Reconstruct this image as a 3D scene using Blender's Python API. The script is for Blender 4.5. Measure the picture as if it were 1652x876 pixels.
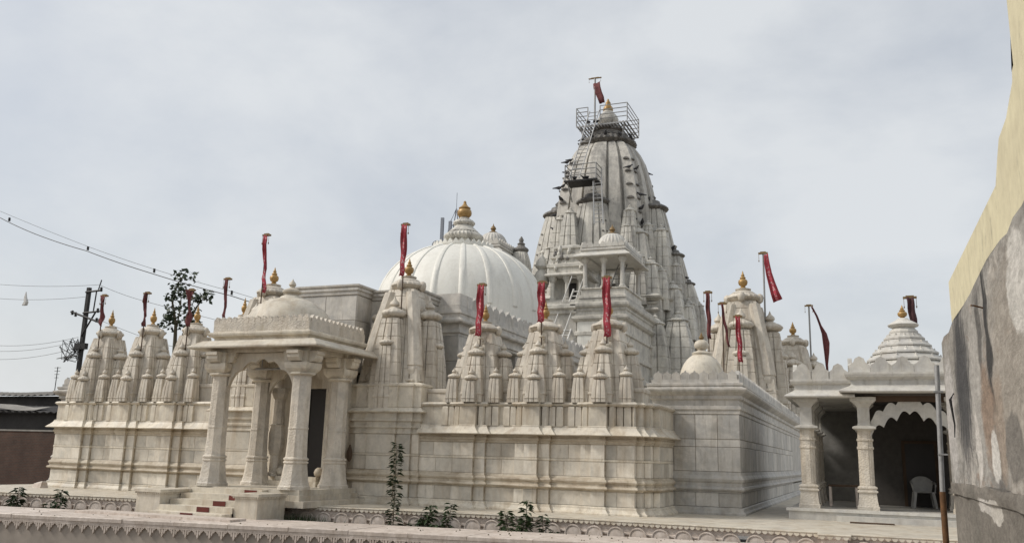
import bpy, math, random
from mathutils import Vector, Matrix
random.seed(11)
R_ = math.radians
scene = bpy.context.scene
for o in list(bpy.data.objects): bpy.data.objects.remove(o)
COL = scene.collection

# ------------------------------------------------------------------ camera
cd = bpy.data.cameras.new('camera'); cam = bpy.data.objects.new('camera', cd); COL.objects.link(cam)
cd.sensor_width = 36.0; cd.lens = 36.0 * 1400 / 1652; cd.clip_start = 0.1; cd.clip_end = 6000
rt = Vector((0.92812, 0.37129, 0.02693)); dn = Vector((-0.05367, 0.20505, -0.97728)); fw = Vector((-0.36838, 0.90559, 0.21024))
cam.matrix_world = Matrix(((rt.x, -dn.x, -fw.x, 0.0), (rt.y, -dn.y, -fw.y, 0.0), (rt.z, -dn.z, -fw.z, 1.25), (0, 0, 0, 1)))
scene.camera = cam
# ------------------------------------------------------------------ sky and sun
SUN_DIR = Vector((-0.74, -0.36, 0.76)).normalized()          # towards the sun
w = bpy.data.worlds.new('World'); scene.world = w; w.use_nodes = True
nt = w.node_tree; nt.nodes.clear()
out = nt.nodes.new('ShaderNodeOutputWorld'); bg = nt.nodes.new('ShaderNodeBackground')
sky = nt.nodes.new('ShaderNodeTexSky'); sky.sky_type = 'NISHITA'; sky.sun_disc = False
sky.sun_elevation = math.asin(SUN_DIR.z); sky.sun_rotation = math.atan2(SUN_DIR.x, SUN_DIR.y)
sky.air_density = 1.0; sky.dust_density = 4.5; sky.ozone_density = 0.6; sky.altitude = 200
tc = nt.nodes.new('ShaderNodeTexCoord')
mp = nt.nodes.new('ShaderNodeMapping'); mp.inputs['Scale'].default_value = (1.0, 1.0, 1.7)
n1 = nt.nodes.new('ShaderNodeTexNoise'); n1.inputs['Scale'].default_value = 3.4; n1.inputs['Detail'].default_value = 9; n1.inputs['Roughness'].default_value = 0.56; n1.inputs['Distortion'].default_value = 0.15
cr = nt.nodes.new('ShaderNodeValToRGB')
cr.color_ramp.elements[0].position = 0.34; cr.color_ramp.elements[0].color = (0.60, 0.60, 0.60, 1)
cr.color_ramp.elements[1].position = 0.62; cr.color_ramp.elements[1].color = (0.86, 0.86, 0.86, 1)
mixc = nt.nodes.new('ShaderNodeMix'); mixc.data_type = 'RGBA'
mixc.inputs['B'].default_value = (6.8, 7.0, 7.15, 1)                # the hazy cloud sheet, in the sky's own units
nt.links.new(tc.outputs['Generated'], mp.inputs['Vector']); nt.links.new(mp.outputs['Vector'], n1.inputs['Vector'])
nt.links.new(n1.outputs['Fac'], cr.inputs['Fac']); nt.links.new(cr.outputs['Color'], mixc.inputs['Factor'])
nt.links.new(sky.outputs['Color'], mixc.inputs['A']); nt.links.new(mixc.outputs['Result'], bg.inputs['Color'])
bg.inputs['Strength'].default_value = 0.118
nt.links.new(bg.outputs['Background'], out.inputs['Surface'])
sd = bpy.data.lights.new('sun', 'SUN'); sd.energy = 2.3; sd.angle = R_(11); sd.color = (1.0, 0.95, 0.88)
sun = bpy.data.objects.new('sun', sd); COL.objects.link(sun)
sun.rotation_euler = (-SUN_DIR).to_track_quat('-Z', 'Y').to_euler()
vs = scene.view_settings; vs.view_transform = 'Standard'; vs.look = 'None'; vs.exposure = 0.0; vs.gamma = 1.0
scene.render.resolution_x = 1024; scene.render.resolution_y = 542

# ------------------------------------------------------------------ materials
MATS = {}
def nodes_of(name):
    m = bpy.data.materials.new(name); m.use_nodes = True; MATS[name] = m
    t = m.node_tree; b = t.nodes['Principled BSDF']; return m, t, b
def N(t, typ, **kw):
    n = t.nodes.new(typ)
    for k, v in kw.items():
        if k in n.inputs: n.inputs[k].default_value = v
        else: setattr(n, k, v)
    return n
def ramp(t, a, b, ca=(0, 0, 0, 1), cb=(1, 1, 1, 1)):
    r = N(t, 'ShaderNodeValToRGB'); e = r.color_ramp.elements
    e[0].position = a; e[0].color = ca; e[1].position = b; e[1].color = cb; return r
def mixrgb(t, f, a, b, blend='MIX'):
    m = N(t, 'ShaderNodeMix', data_type='RGBA', blend_type=blend)
    for s, v in (('Factor', f), ('A', a), ('B', b)):
        if isinstance(v, bpy.types.NodeSocket): t.links.new(v, m.inputs[s])
        else: m.inputs[s].default_value = v if s == 'Factor' else (*v, 1) if len(v) == 3 else v
    return m.outputs['Result']
def wpos(t, scale=(1, 1, 1), rnd=0.0):
    g = N(t, 'ShaderNodeNewGeometry'); m = N(t, 'ShaderNodeMapping'); m.inputs['Scale'].default_value = scale
    v = g.outputs['Position']
    if rnd:
        oi = N(t, 'ShaderNodeObjectInfo'); mu = N(t, 'ShaderNodeMath', operation='MULTIPLY'); mu.inputs[1].default_value = rnd
        t.links.new(oi.outputs['Random'], mu.inputs[0]); ad = N(t, 'ShaderNodeVectorMath', operation='ADD')
        t.links.new(v, ad.inputs[0]); t.links.new(mu.outputs[0], ad.inputs[1]); v = ad.outputs[0]
    t.links.new(v, m.inputs['Vector']); return m.outputs['Vector']
def noise(t, vec, scale, detail=5, rough=.55, dist=0.0):
    n = N(t, 'ShaderNodeTexNoise', Scale=scale, Detail=detail, Roughness=rough, Distortion=dist)
    t.links.new(vec, n.inputs['Vector']); return n.outputs['Fac']
def bump(t, b, h, strength, dist=.02):
    n = N(t, 'ShaderNodeBump', Strength=strength, Distance=dist); t.links.new(h, n.inputs['Height']); t.links.new(n.outputs['Normal'], b.inputs['Normal'])
def marble(name, light, vein, stain, stain_amt=.6, var=.25, rough=.55, veinpos=(.42, .68), streak=(2.6, 2.6, .45), carve=0.0, speck=.0, mott=.10, drip=.42):
    """weathered marble: veined base, every block its own tone, rain streaks and rust stains"""
    m, t, b = nodes_of(name)
    p = wpos(t, (1, 1, 1), 41.0)
    v = noise(t, p, 1.5, 7, .6, 1.3); rv = ramp(t, *veinpos); t.links.new(v, rv.inputs['Fac'])
    c = mixrgb(t, rv.outputs['Color'], light, vein)
    oi = N(t, 'ShaderNodeObjectInfo'); mr = N(t, 'ShaderNodeMapRange'); mr.inputs['To Min'].default_value = 1 - var; mr.inputs['To Max'].default_value = 1 + var * .45
    t.links.new(oi.outputs['Random'], mr.inputs['Value'])
    cmb = N(t, 'ShaderNodeCombineColor'); 
    for s in ('Red', 'Green', 'Blue'): t.links.new(mr.outputs['Result'], cmb.inputs[s])
    c = mixrgb(t, 1.0, c, cmb.outputs['Color'], 'MULTIPLY')
    ps = wpos(t, streak); s = noise(t, ps, 1.0, 8, .68, .4); rs = ramp(t, .48, .74); t.links.new(s, rs.inputs['Fac'])
    ml = N(t, 'ShaderNodeMath', operation='MULTIPLY'); ml.inputs[1].default_value = stain_amt; t.links.new(rs.outputs['Color'], ml.inputs[0])
    c = mixrgb(t, ml.outputs[0], c, stain)
    dr_ = noise(t, wpos(t, (7, 7, .55)), 1.3, 9, .72, .2); rd_ = ramp(t, .57, .70); t.links.new(dr_, rd_.inputs['Fac'])
    md_ = N(t, 'ShaderNodeMath', operation='MULTIPLY'); md_.inputs[1].default_value = drip; t.links.new(rd_.outputs['Color'], md_.inputs[0])
    c = mixrgb(t, md_.outputs[0], c, tuple(x*.6 for x in stain))
    pf = wpos(t); fsp = noise(t, pf, 9.0, 8, .7); rf = ramp(t, .35, .75, (1-mott*1.4, 1-mott*1.5, 1-mott*1.7, 1), (1+mott*.5, 1+mott*.5, 1+mott*.5, 1)); t.links.new(fsp, rf.inputs['Fac'])
    c = mixrgb(t, 1.0, c, rf.outputs['Color'], 'MULTIPLY')
    if speck:
        g = noise(t, wpos(t, (1, 1, .6)), 3.3, 10, .75); rg = ramp(t, .56, .70); t.links.new(g, rg.inputs['Fac'])
        mg = N(t, 'ShaderNodeMath', operation='MULTIPLY'); mg.inputs[1].default_value = speck; t.links.new(rg.outputs['Color'], mg.inputs[0])
        c = mixrgb(t, mg.outputs[0], c, (.045, .042, .038))
    t.links.new(c, b.inputs['Base Color']); b.inputs['Roughness'].default_value = rough
    if carve:
        vo = N(t, 'ShaderNodeTexVoronoi', Scale=22.0); t.links.new(wpos(t), vo.inputs['Vector'])
        bump(t, b, vo.outputs['Distance'], carve, .014)
    else: bump(t, b, noise(t, wpos(t), 28, 6, .7), .22, .012)
    return m
def plain(name, col, rough=.6, metal=0.0, var=.12, nscale=6.0, bumps=.1, spread=.25):
    m, t, b = nodes_of(name); p = wpos(t)
    f = noise(t, p, nscale, 6, .65); r = ramp(t, .3, .75, tuple(max(0, x * (1 - spread)) for x in col) + (1,), tuple(x * (1 + spread * .5) for x in col) + (1,)); t.links.new(f, r.inputs['Fac'])
    c = r.outputs['Color']
    if var:
        oi = N(t, 'ShaderNodeObjectInfo'); mr = N(t, 'ShaderNodeMapRange'); mr.inputs['To Min'].default_value = 1 - var; mr.inputs['To Max'].default_value = 1 + var
        t.links.new(oi.outputs['Random'], mr.inputs['Value']); cmb = N(t, 'ShaderNodeCombineColor')
        for s in ('Red', 'Green', 'Blue'): t.links.new(mr.outputs['Result'], cmb.inputs[s])
        c = mixrgb(t, 1.0, c, cmb.outputs['Color'], 'MULTIPLY')
    t.links.new(c, b.inputs['Base Color']); b.inputs['Roughness'].default_value = rough; b.inputs['Metallic'].default_value = metal
    if bumps: bump(t, b, f, bumps, .02)
    return m
CREAM = marble('marble_cream', (.71, .65, .54), (.55, .51, .44), (.31, .22, .12), .70, .18)
CREAMS = marble('marble_cream_slab', (.745, .69, .595), (.57, .54, .475), (.38, .28, .165), .5, .34)
STAINED = marble('marble_stained', (.60, .535, .43), (.46, .39, .29), (.20, .135, .075), .75, .10, streak=(1.1, 1.1, 6.0))
SPIREM = marble('marble_spire', (.67, .615, .525), (.52, .48, .415), (.27, .195, .12), .70, .12, streak=(3.2, 3.2, .6))
GREYM = marble('marble_grey', (.62, .59, .54), (.42, .41, .39), (.26, .215, .15), .6, .24, veinpos=(.38, .66))
TOWER = marble('marble_tower', (.66, .635, .57), (.47, .455, .42), (.13, .12, .11), .74, .12, streak=(1.5, 1.5, .16), speck=.5)
TOWERTOP = marble('marble_tower_top', (.58, .555, .50), (.40, .385, .355), (.09, .085, .078), .85, .08, streak=(1.3, 1.3, .13), speck=.75, drip=.6)
GRIME = marble('marble_grimed', (.22, .205, .185), (.10, .095, .09), (.04, .038, .035), .8, .2, speck=.7)
CARVED = marble('marble_carved', (.69, .63, .54), (.52, .48, .42), (.33, .255, .16), .5, .12, carve=.7)
PAVM = marble('marble_pavilion', (.62, .60, .55), (.48, .47, .45), (.34, .29, .22), .4, .12)
DOMEW = marble('white_paint', (.76, .75, .695), (.71, .70, .645), (.50, .47, .41), .5, .02, veinpos=(.3, .8), streak=(2.4, 2.4, .3), mott=.04, drip=.3)
PINK = marble('stone_pink', (.70, .62, .56), (.58, .51, .46), (.33, .24, .17), .5, .1, mott=.2)
JOINT = plain('stone_joint', (.17, .13, .085), .95)
GOLD = plain('gold_paint', (.40, .245, .085), .45, .25, .1, 12)
DARKGOLD = plain('weathered_gold', (.22, .14, .055), .5, .2, .1, 12)
WOOD = plain('old_wood', (.085, .052, .03), .8)
DOORM = plain('door_dark', (.022, .017, .014), .5)
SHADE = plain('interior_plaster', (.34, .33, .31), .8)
SHADEWALL = plain('shade_toned_plaster', (.11, .10, .09), .85)  # pavilion walls and ceiling: deep interior shade put into the plaster colour
STEEL = plain('galvanised_steel', (.34, .34, .335), .5, .35, .1, 20)
RUST = plain('rusty_steel', (.17, .085, .035), .8, .2, .1, 14, .3, .5)
BLACKM = plain('black_iron', (.025, .025, .026), .6, .3)
REDP = plain('red_carpet', (.13, .028, .02), .9)
PLASTIC = plain('white_plastic', (.62, .61, .58), .35)
SHADEPLASTIC = plain('shade_toned_plastic', (.33, .32, .30), .5)  # chair plastic darkened in its colour, standing in for the pavilion's shade
BIRD = plain('pigeon_grey', (.045, .045, .05), .7)
WIRE = plain('wire_black', (.05, .05, .05), .6)
EARTH = plain('earth', (.15, .115, .08), .95, 0, 0, 1.2, .4, .4)
CONC = plain('cement', (.27, .255, .23), .9, 0, .1, 2.0, .3, .35)
TIN = plain('dark_tin', (.055, .05, .047), .7, .2, .2, 1.0, .2, .5)
TIN2 = plain('grey_tin', (.20, .185, .165), .7, .1, .2, 1.0, .2, .4)
LEAF = plain('leaf', (.05, .08, .028), .55, 0, .35, 14, 0, .6)
LEAF2 = plain('leaf_dark', (.03, .05, .02), .55, 0, .3, 8, 0, .35)
STEM = plain('stem', (.10, .085, .05), .8)
BLUEG = plain('antenna_panel', (.22, .24, .28), .5)
def brick_mat():
    m, t, b = nodes_of('brick_far')
    br = N(t, 'ShaderNodeTexBrick', Scale=1.0); br.inputs['Color1'].default_value = (.115, .06, .042, 1); br.inputs['Color2'].default_value = (.085, .05, .038, 1); br.inputs['Mortar'].default_value = (.10, .085, .07, 1)
    br.inputs['Brick Width'].default_value = .23; br.inputs['Row Height'].default_value = .08; br.inputs['Mortar Size'].default_value = .012
    g = N(t, 'ShaderNodeNewGeometry'); sp = N(t, 'ShaderNodeSeparateXYZ'); cb = N(t, 'ShaderNodeCombineXYZ')
    t.links.new(g.outputs['Position'], sp.inputs[0]); t.links.new(sp.outputs['X'], cb.inputs['X']); t.links.new(sp.outputs['Z'], cb.inputs['Y']); t.links.new(cb.outputs[0], br.inputs['Vector'])
    f = noise(t, wpos(t), .5, 8, .7); r = ramp(t, .35, .7, (.55, .5, .48, 1), (1.2, 1.15, 1.1, 1)); t.links.new(f, r.inputs['Fac'])
    t.links.new(mixrgb(t, 1.0, br.outputs['Color'], r.outputs['Color'], 'MULTIPLY'), b.inputs['Base Color']); b.inputs['Roughness'].default_value = .95
    return m
BRICK = brick_mat()
def flag_mat():
    m, t, b = nodes_of('flag_cloth')
    uv = N(t, 'ShaderNodeUVMap'); sp = N(t, 'ShaderNodeSeparateXYZ'); t.links.new(uv.outputs['UV'], sp.inputs[0])
    a = N(t, 'ShaderNodeMath', operation='SUBTRACT'); a.inputs[1].default_value = .5; t.links.new(sp.outputs['X'], a.inputs[0])
    ab = N(t, 'ShaderNodeMath', operation='ABSOLUTE'); t.links.new(a.outputs[0], ab.inputs[0])
    edge = ramp(t, .16, .20, (1, 1, 1, 1), (0, 0, 0, 1)); t.links.new(ab.outputs[0], edge.inputs['Fac'])
    vo = N(t, 'ShaderNodeTexVoronoi', Scale=1.0); mp_ = N(t, 'ShaderNodeMapping'); mp_.inputs['Scale'].default_value = (4, 22, 1); t.links.new(uv.outputs['UV'], mp_.inputs['Vector']); t.links.new(mp_.outputs['Vector'], vo.inputs['Vector'])
    dots = ramp(t, .30, .42, (.66, .42, .42, 1), (.50, .07, .10, 1)); t.links.new(vo.outputs['Distance'], dots.inputs['Fac'])
    c = mixrgb(t, edge.outputs['Color'], (.27, .022, .032), dots.outputs['Color'])
    f = noise(t, wpos(t), 5, 5, .6); r = ramp(t, .3, .7, (.7, .7, .7, 1), (1.1, 1.1, 1.1, 1)); t.links.new(f, r.inputs['Fac'])
    t.links.new(mixrgb(t, 1.0, c, r.outputs['Color'], 'MULTIPLY'), b.inputs['Base Color']); b.inputs['Roughness'].default_value = .8
    return m
FLAG = flag_mat()
FLAG2 = plain('flag_faded', (.16, .045, .045), .85, 0, .2, 7, .1, .45)
PATCHES = [((.38, .34, .29), 5.2, 1.75, .75, .6, .75, .5), ((.30, .28, .25), 8.6, 2.25, 1.0, .25, .7, .4), ((.50, .48, .46), 8.78, 1.70, .42, .60, .9, .35), ((.43, .41, .38), 6.75, 1.85, .30, .55, .85, .4), ((.042, .042, .045), 7.62, 1.90, .46, .62, .92, .5, .8, (1, 1.2, .22)),
    ((.03, .029, .028), 5.95, 2.05, .13, .42, .95, .4, .9, (1, 1.4, .35)), ((.06, .055, .05), 6.35, 2.1, .10, .30, .7, .4, .9, (1, 1.4, .35)), ((.30, .215, .155), 6.25, 1.58, .28, .34, .85, .4), ((.33, .25, .185), 5.75, 1.5, .22, .3, .6, .5), ((.64, .62, .58), 4.70, 2.15, .34, .26, .95, .2),
    ((.66, .64, .60), 6.08, 1.34, .21, .16, .97, .15, .4), ((.62, .59, .55), 6.9, 1.42, .14, .26, .92, .2, .6), ((.20, .185, .165), 5.28, 1.37, .32, .18, .92, .2, .45)]
def oldwall_mat(name='old_plaster', PATCHES=PATCHES, lo_=(.17, .16, .145), hi_=(.50, .48, .445), streaks=1.0):
    """old lime-plastered wall: grey cement, white flakes, black rain streaks, bare brick-red patches"""
    m, t, b = nodes_of(name)
    p = wpos(t, (1, .3, 1))
    base = noise(t, p, 3.2, 12, .7, .5); rb = ramp(t, .3, .72, (*lo_, 1), (*hi_, 1)); t.links.new(base, rb.inputs['Fac']); c = rb.outputs['Color']
    pv = wpos(t, (1, .32, .8)); a = noise(t, pv, 4.5, 12, .72, .5)
    rw = ramp(t, .545 if streaks else .9, .60 if streaks else .95); t.links.new(a, rw.inputs['Fac']); c = mixrgb(t, rw.outputs['Color'], c, (.50, .47, .43))
    o = N(t, 'ShaderNodeVectorMath', operation='ADD'); o.inputs[1].default_value = (3.1, 8.3, 1.7); t.links.new(wpos(t, (1, .35, .9)), o.inputs[0])
    br = noise(t, o.outputs[0], 3.6, 10, .7, .4); rr = ramp(t, .56, .64); t.links.new(br, rr.inputs['Fac']); 
    mm = N(t, 'ShaderNodeMath', operation='MULTIPLY'); mm.inputs[1].default_value = .75*streaks; t.links.new(rr.outputs['Color'], mm.inputs[0]); c = mixrgb(t, mm.outputs[0], c, (.29, .21, .155))
    o2 = N(t, 'ShaderNodeVectorMath', operation='ADD'); o2.inputs[1].default_value = (0, 2.35, 0); t.links.new(wpos(t, (1, 1.5, .30)), o2.inputs[0])
    k = noise(t, o2.outputs[0], 2.2, 12, .72, .25); rk = ramp(t, .54, .66); t.links.new(k, rk.inputs['Fac'])
    mk = N(t, 'ShaderNodeMath', operation='MULTIPLY'); mk.inputs[1].default_value = .8*streaks; t.links.new(rk.outputs['Color'], mk.inputs[0]); c = mixrgb(t, mk.outputs[0], c, (.035, .034, .034))
    def patch(col, cy_, cz_, ry, rz, amt=1.0, hard=.18, wob=.55, vs_=(1, .33, .9)):
        """one mark on the plaster with a ragged outline"""
        nonlocal c
        g_ = N(t, 'ShaderNodeNewGeometry'); sp = N(t, 'ShaderNodeSeparateXYZ'); t.links.new(g_.outputs['Position'], sp.inputs[0]); q = []
        for axis, c0, r0 in (('Y', cy_, ry), ('Z', cz_, rz)):
            a_ = N(t, 'ShaderNodeMath', operation='SUBTRACT'); a_.inputs[1].default_value = c0; t.links.new(sp.outputs[axis], a_.inputs[0])
            d_ = N(t, 'ShaderNodeMath', operation='DIVIDE'); d_.inputs[1].default_value = r0; t.links.new(a_.outputs[0], d_.inputs[0])
            p_ = N(t, 'ShaderNodeMath', operation='POWER'); p_.inputs[1].default_value = 2.0; ab_ = N(t, 'ShaderNodeMath', operation='ABSOLUTE'); t.links.new(d_.outputs[0], ab_.inputs[0]); t.links.new(ab_.outputs[0], p_.inputs[0]); q.append(p_)
        ad_ = N(t, 'ShaderNodeMath', operation='ADD'); t.links.new(q[0].outputs[0], ad_.inputs[0]); t.links.new(q[1].outputs[0], ad_.inputs[1])
        nz_ = noise(t, wpos(t, vs_), 7.0, 12, .74, .6); mu_ = N(t, 'ShaderNodeMath', operation='MULTIPLY_ADD'); mu_.inputs[1].default_value = wob*5; mu_.inputs[2].default_value = -wob*2.5; t.links.new(nz_, mu_.inputs[0])
        a2 = N(t, 'ShaderNodeMath', operation='ADD'); t.links.new(ad_.outputs[0], a2.inputs[0]); t.links.new(mu_.outputs[0], a2.inputs[1])
        mr_ = N(t, 'ShaderNodeMapRange'); mr_.inputs['From Min'].default_value = 1 + hard; mr_.inputs['From Max'].default_value = 1 - hard; mr_.inputs['To Max'].default_value = amt; t.links.new(a2.outputs[0], mr_.inputs['Value'])
        c = mixrgb(t, mr_.outputs['Result'], c, col)
    for a_ in PATCHES: patch(*a_)
    fs = noise(t, wpos(t, (1, .3, .8)), 26, 12, .8, .3); rf = ramp(t, .28, .72, (.45, .44, .42, 1), (1.28, 1.27, 1.25, 1)); t.links.new(fs, rf.inputs['Fac'])
    c = mixrgb(t, 1.0, c, rf.outputs['Color'], 'MULTIPLY')
    t.links.new(c, b.inputs['Base Color']); b.inputs['Roughness'].default_value = .95; bump(t, b, a, .5, .05)
    return m
OLDWALL = oldwall_mat()
OLDLOW = oldwall_mat('old_cement', [((.60, .57, .53), 6.75, 1.02, .55, .05, .95, .15, .7, (1, .4, 2)), ((.58, .55, .5), 6.3, 1.0, .25, .07, .95, .15, .7, (1, .4, 2)), ((.15, .14, .12), 7.6, .9, .3, .3, .5, .5)], (.15, .135, .115), (.30, .275, .24), 0.0)
YELLOW = marble('yellow_paint', (.74, .68, .47), (.69, .63, .44), (.42, .38, .26), .32, .03, .9, streak=(5, 5, 1.2), speck=.5, drip=.25)

# ------------------------------------------------------------------ mesh helper
class MB:
    def __init__(s): s.v = []; s.f = []; s.uv = {}
    def box(s, x0, x1, y0, y1, z0, z1):
        i = len(s.v); s.v += [(x0, y0, z0), (x1, y0, z0), (x1, y1, z0), (x0, y1, z0), (x0, y0, z1), (x1, y0, z1), (x1, y1, z1), (x0, y1, z1)]
        s.f += [(i, i+3, i+2, i+1), (i+4, i+5, i+6, i+7), (i, i+1, i+5, i+4), (i+1, i+2, i+6, i+5), (i+2, i+3, i+7, i+6), (i+3, i, i+4, i+7)]; return s
    def loft(s, rings, closed=True, cap0=True, cap1=True):
        n = len(rings[0]); i = len(s.v)
        for r in rings: s.v += [tuple(p) for p in r]
        for a in range(len(rings) - 1):
            for k in range(n if closed else n - 1):
                k2 = (k + 1) % n; s.f.append((i + a*n + k, i + a*n + k2, i + (a+1)*n + k2, i + (a+1)*n + k))
        if closed and cap0: s.f.append(tuple(i + k for k in reversed(range(n))))
        if closed and cap1: s.f.append(tuple(i + (len(rings)-1)*n + k for k in range(n)))
        return s
    def sweep(s, plan, prof, closed=False, cap0=False, cap1=False):
        """moulding: plan polyline (outside on the right of travel) pushed out by each profile offset"""
        n = len(plan); offs = []
        for k in range(n):
            ns = []
            if closed or k > 0:
                a, b = plan[k-1], plan[k]; d = Vector((b[0]-a[0], b[1]-a[1])).normalized(); ns.append(Vector((d.y, -d.x)))
            if closed or k < n - 1:
                a, b = plan[k], plan[(k+1) % n]; d = Vector((b[0]-a[0], b[1]-a[1])).normalized(); ns.append(Vector((d.y, -d.x)))
            offs.append(ns[0] if len(ns) == 1 else (ns[0] + ns[1]) / max(.3, 1 + ns[0].dot(ns[1])))
        return s.loft([[(p[0] + q.x*o, p[1] + q.y*o, z) for p, q in zip(plan, offs)] for o, z in prof], closed, cap0, cap1)
    def tower(s, plan, prof, c=(0, 0), cap0=False, cap1=True):
        return s.loft([[(c[0] + p[0]*k, c[1] + p[1]*k, z) for p in plan] for k, z in prof], True, cap0, cap1)
    def lathe(s, prof, n=16, c=(0, 0), lobes=0, amp=0.0, rot=0.0):
        rings = []
        for r, z in prof:
            ring = []
            for k in range(n):
                a = rot + 2*math.pi*k/n; q = r * (1 - amp * (.5 - .5*math.cos(lobes*a))) if lobes else r
                ring.append((c[0] + q*math.cos(a), c[1] + q*math.sin(a), z))
            rings.append(ring)
        return s.loft(rings)
    def tube(s, path, r, n=6):
        P = [Vector(p) for p in path]; rings = []
        rr = r if isinstance(r, (list, tuple)) else [r]*len(P)
        for k, p in enumerate(P):
            d = (P[min(k+1, len(P)-1)] - P[max(k-1, 0)]).normalized(); u = d.cross(Vector((0, 0, 1)) if abs(d.z) < .95 else Vector((1, 0, 0))).normalized(); v = d.cross(u)
            rings.append([tuple(p + (u*math.cos(2*math.pi*j/n) + v*math.sin(2*math.pi*j/n))*rr[k]) for j in range(n)])
        return s.loft(rings)
    def bar(s, p, q, w, h=None): 
        return s.tube([p, q], w*.707, 4)
    def extrude(s, poly, o, u, v, d):
        """polygon in the u,v plane at o, thickness d"""
        o, u, v, d = Vector(o), Vector(u), Vector(v), Vector(d)
        a = [tuple(o + u*x + v*y) for x, y in poly]; b = [tuple(Vector(p) + d) for p in a]; return s.loft([a, b])
    def strip(s, path, wid, wdir):
        """cloth strip along path with UVs (double sided, 6 mm thick look comes from a solidify-free back face)"""
        i = len(s.v); n = len(path)
        for k, p in enumerate(path):
            w_ = wid[k] if isinstance(wid, (list, tuple)) else wid; d = Vector(wdir[k] if isinstance(wdir, list) else wdir).normalized(); p = Vector(p)
            for j in range(5):
                u = j/4; bulge = Vector((0, -.045*math.sin(u*math.pi*2.6 + k*.55), .012*math.sin(u*9 + k)))
                s.v.append(tuple(p + d*w_*(u-.5) + bulge)); s.uv[len(s.v)-1] = (u, k/(n-1))
        for k in range(n-1):
            for j in range(4): s.f.append((i + k*5 + j, i + k*5 + j + 1, i + (k+1)*5 + j + 1, i + (k+1)*5 + j))
        return s
    def build(s, name, mat, parent=None, smooth=0):
        me = bpy.data.meshes.new(name); me.from_pydata(s.v, [], s.f)
        if s.uv:
            l = me.uv_layers.new(name='UVMap')
            for lp in me.loops: l.data[lp.index].uv = s.uv.get(lp.vertex_index, (0, 0))
        me.materials.append(mat)
        if smooth:
            me.polygons.foreach_set('use_smooth', [True]*len(me.polygons)); me.set_sharp_from_angle(angle=R_(smooth))
        me.update(); o = bpy.data.objects.new(name, me); COL.objects.link(o)
        if parent: o.parent = parent
        return o
def empty(name, loc=(0, 0, 0), label=None, cat=None, group=None, kind=None):
    o = bpy.data.objects.new(name, None); COL.objects.link(o); o.location = loc; o.empty_display_size = .2
    return tag(o, label, cat, group, kind)
def tag(o, label=None, cat=None, group=None, kind=None):
    for k, v in (('label', label), ('category', cat), ('group', group), ('kind', kind)):
        if v: o[k] = v
    return o
def inst(src, name, parent, loc, scale=(1, 1, 1), rz=0.0, mat=None):
    o = bpy.data.objects.new(name, src); COL.objects.link(o); o.parent = parent; o.location = loc; o.scale = scale; o.rotation_euler = (0, 0, rz); return o
KIDS = {}
def copy_tree(o, parent=None):
    c = o.copy(); COL.objects.link(c); c.parent = parent
    for ch in list(o.children): copy_tree(ch, c)
    return c
def mesh_of(mb, mat, smooth=0):
    o = mb.build('tmp', mat, None, smooth); me = o.data; bpy.data.objects.remove(o); return me
# unit slab: x 0..1, z 0..1, front face at y=0 going back; chamfered arris
def slab_mesh(mat):
    b = .02; m = MB()
    m.loft([[(0, 1, 0), (1, 1, 0), (1, 1, 1), (0, 1, 1)], [(0, .3, 0), (1, .3, 0), (1, .3, 1), (0, .3, 1)], [(b*.5, 0, b), (1-b*.5, 0, b), (1-b*.5, 0, 1-b), (b*.5, 0, 1-b)]])
    return mesh_of(m, mat)
SLAB_C = slab_mesh(CREAMS); SLAB_G = slab_mesh(GREYM); SLAB_P = slab_mesh(PAVM)
def slabs(parent, x0, x1, yf, z0, z1, w, me, gap=.007, th=.04, jit=.25):
    """a course of facing slabs on a front (-Y) face"""
    n = max(1, round((x1-x0)/w)); cuts = [x0 + (x1-x0)*(k + (random.uniform(-jit, jit) if 0 < k < n else 0))/n for k in range(n+1)]
    for a, b in zip(cuts, cuts[1:]):
        inst(me, 'slab', parent, (a + gap/2, yf + random.uniform(-.003, .002), z0 + gap/2), (b-a-gap, th, z1-z0-gap))
def slabs_side(parent, y0, y1, xf, z0, z1, w, me, gap=.008, th=.04, jit=.15):
    """a course on a right hand (+X) face"""
    n = max(1, round((y1-y0)/w)); cuts = [y0 + (y1-y0)*(k + (random.uniform(-jit, jit) if 0 < k < n else 0))/n for k in range(n+1)]
    for a, b in zip(cuts, cuts[1:]):
        inst(me, 'slab', parent, (xf + random.uniform(-.002, .003), a + gap/2, z0 + gap/2), (b-a-gap, th, z1-z0-gap), math.pi/2)

# ------------------------------------------------------------------ ground, walkway, temple platform
g = MB(); g.v = [(-2500, -2500, -1.1), (2500, -2500, -1.1), (2500, 2500, -1.1), (-2500, 2500, -1.1)]; g.f = [(0, 1, 2, 3)]
tag(g.build('ground', EARTH), kind='structure')
bed = MB(); bed.v = [(-45, 12, -.62), (2, 17.0, -.62), (2, 20, -.62), (-45, 18, -.62)]; bed.f = [(0, 1, 2, 3)]
tag(bed.build('planting_bed', EARTH), kind='structure')
def line_pt(a, b, t): return (a[0] + (b[0]-a[0])*t, a[1] + (b[1]-a[1])*t)
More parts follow.
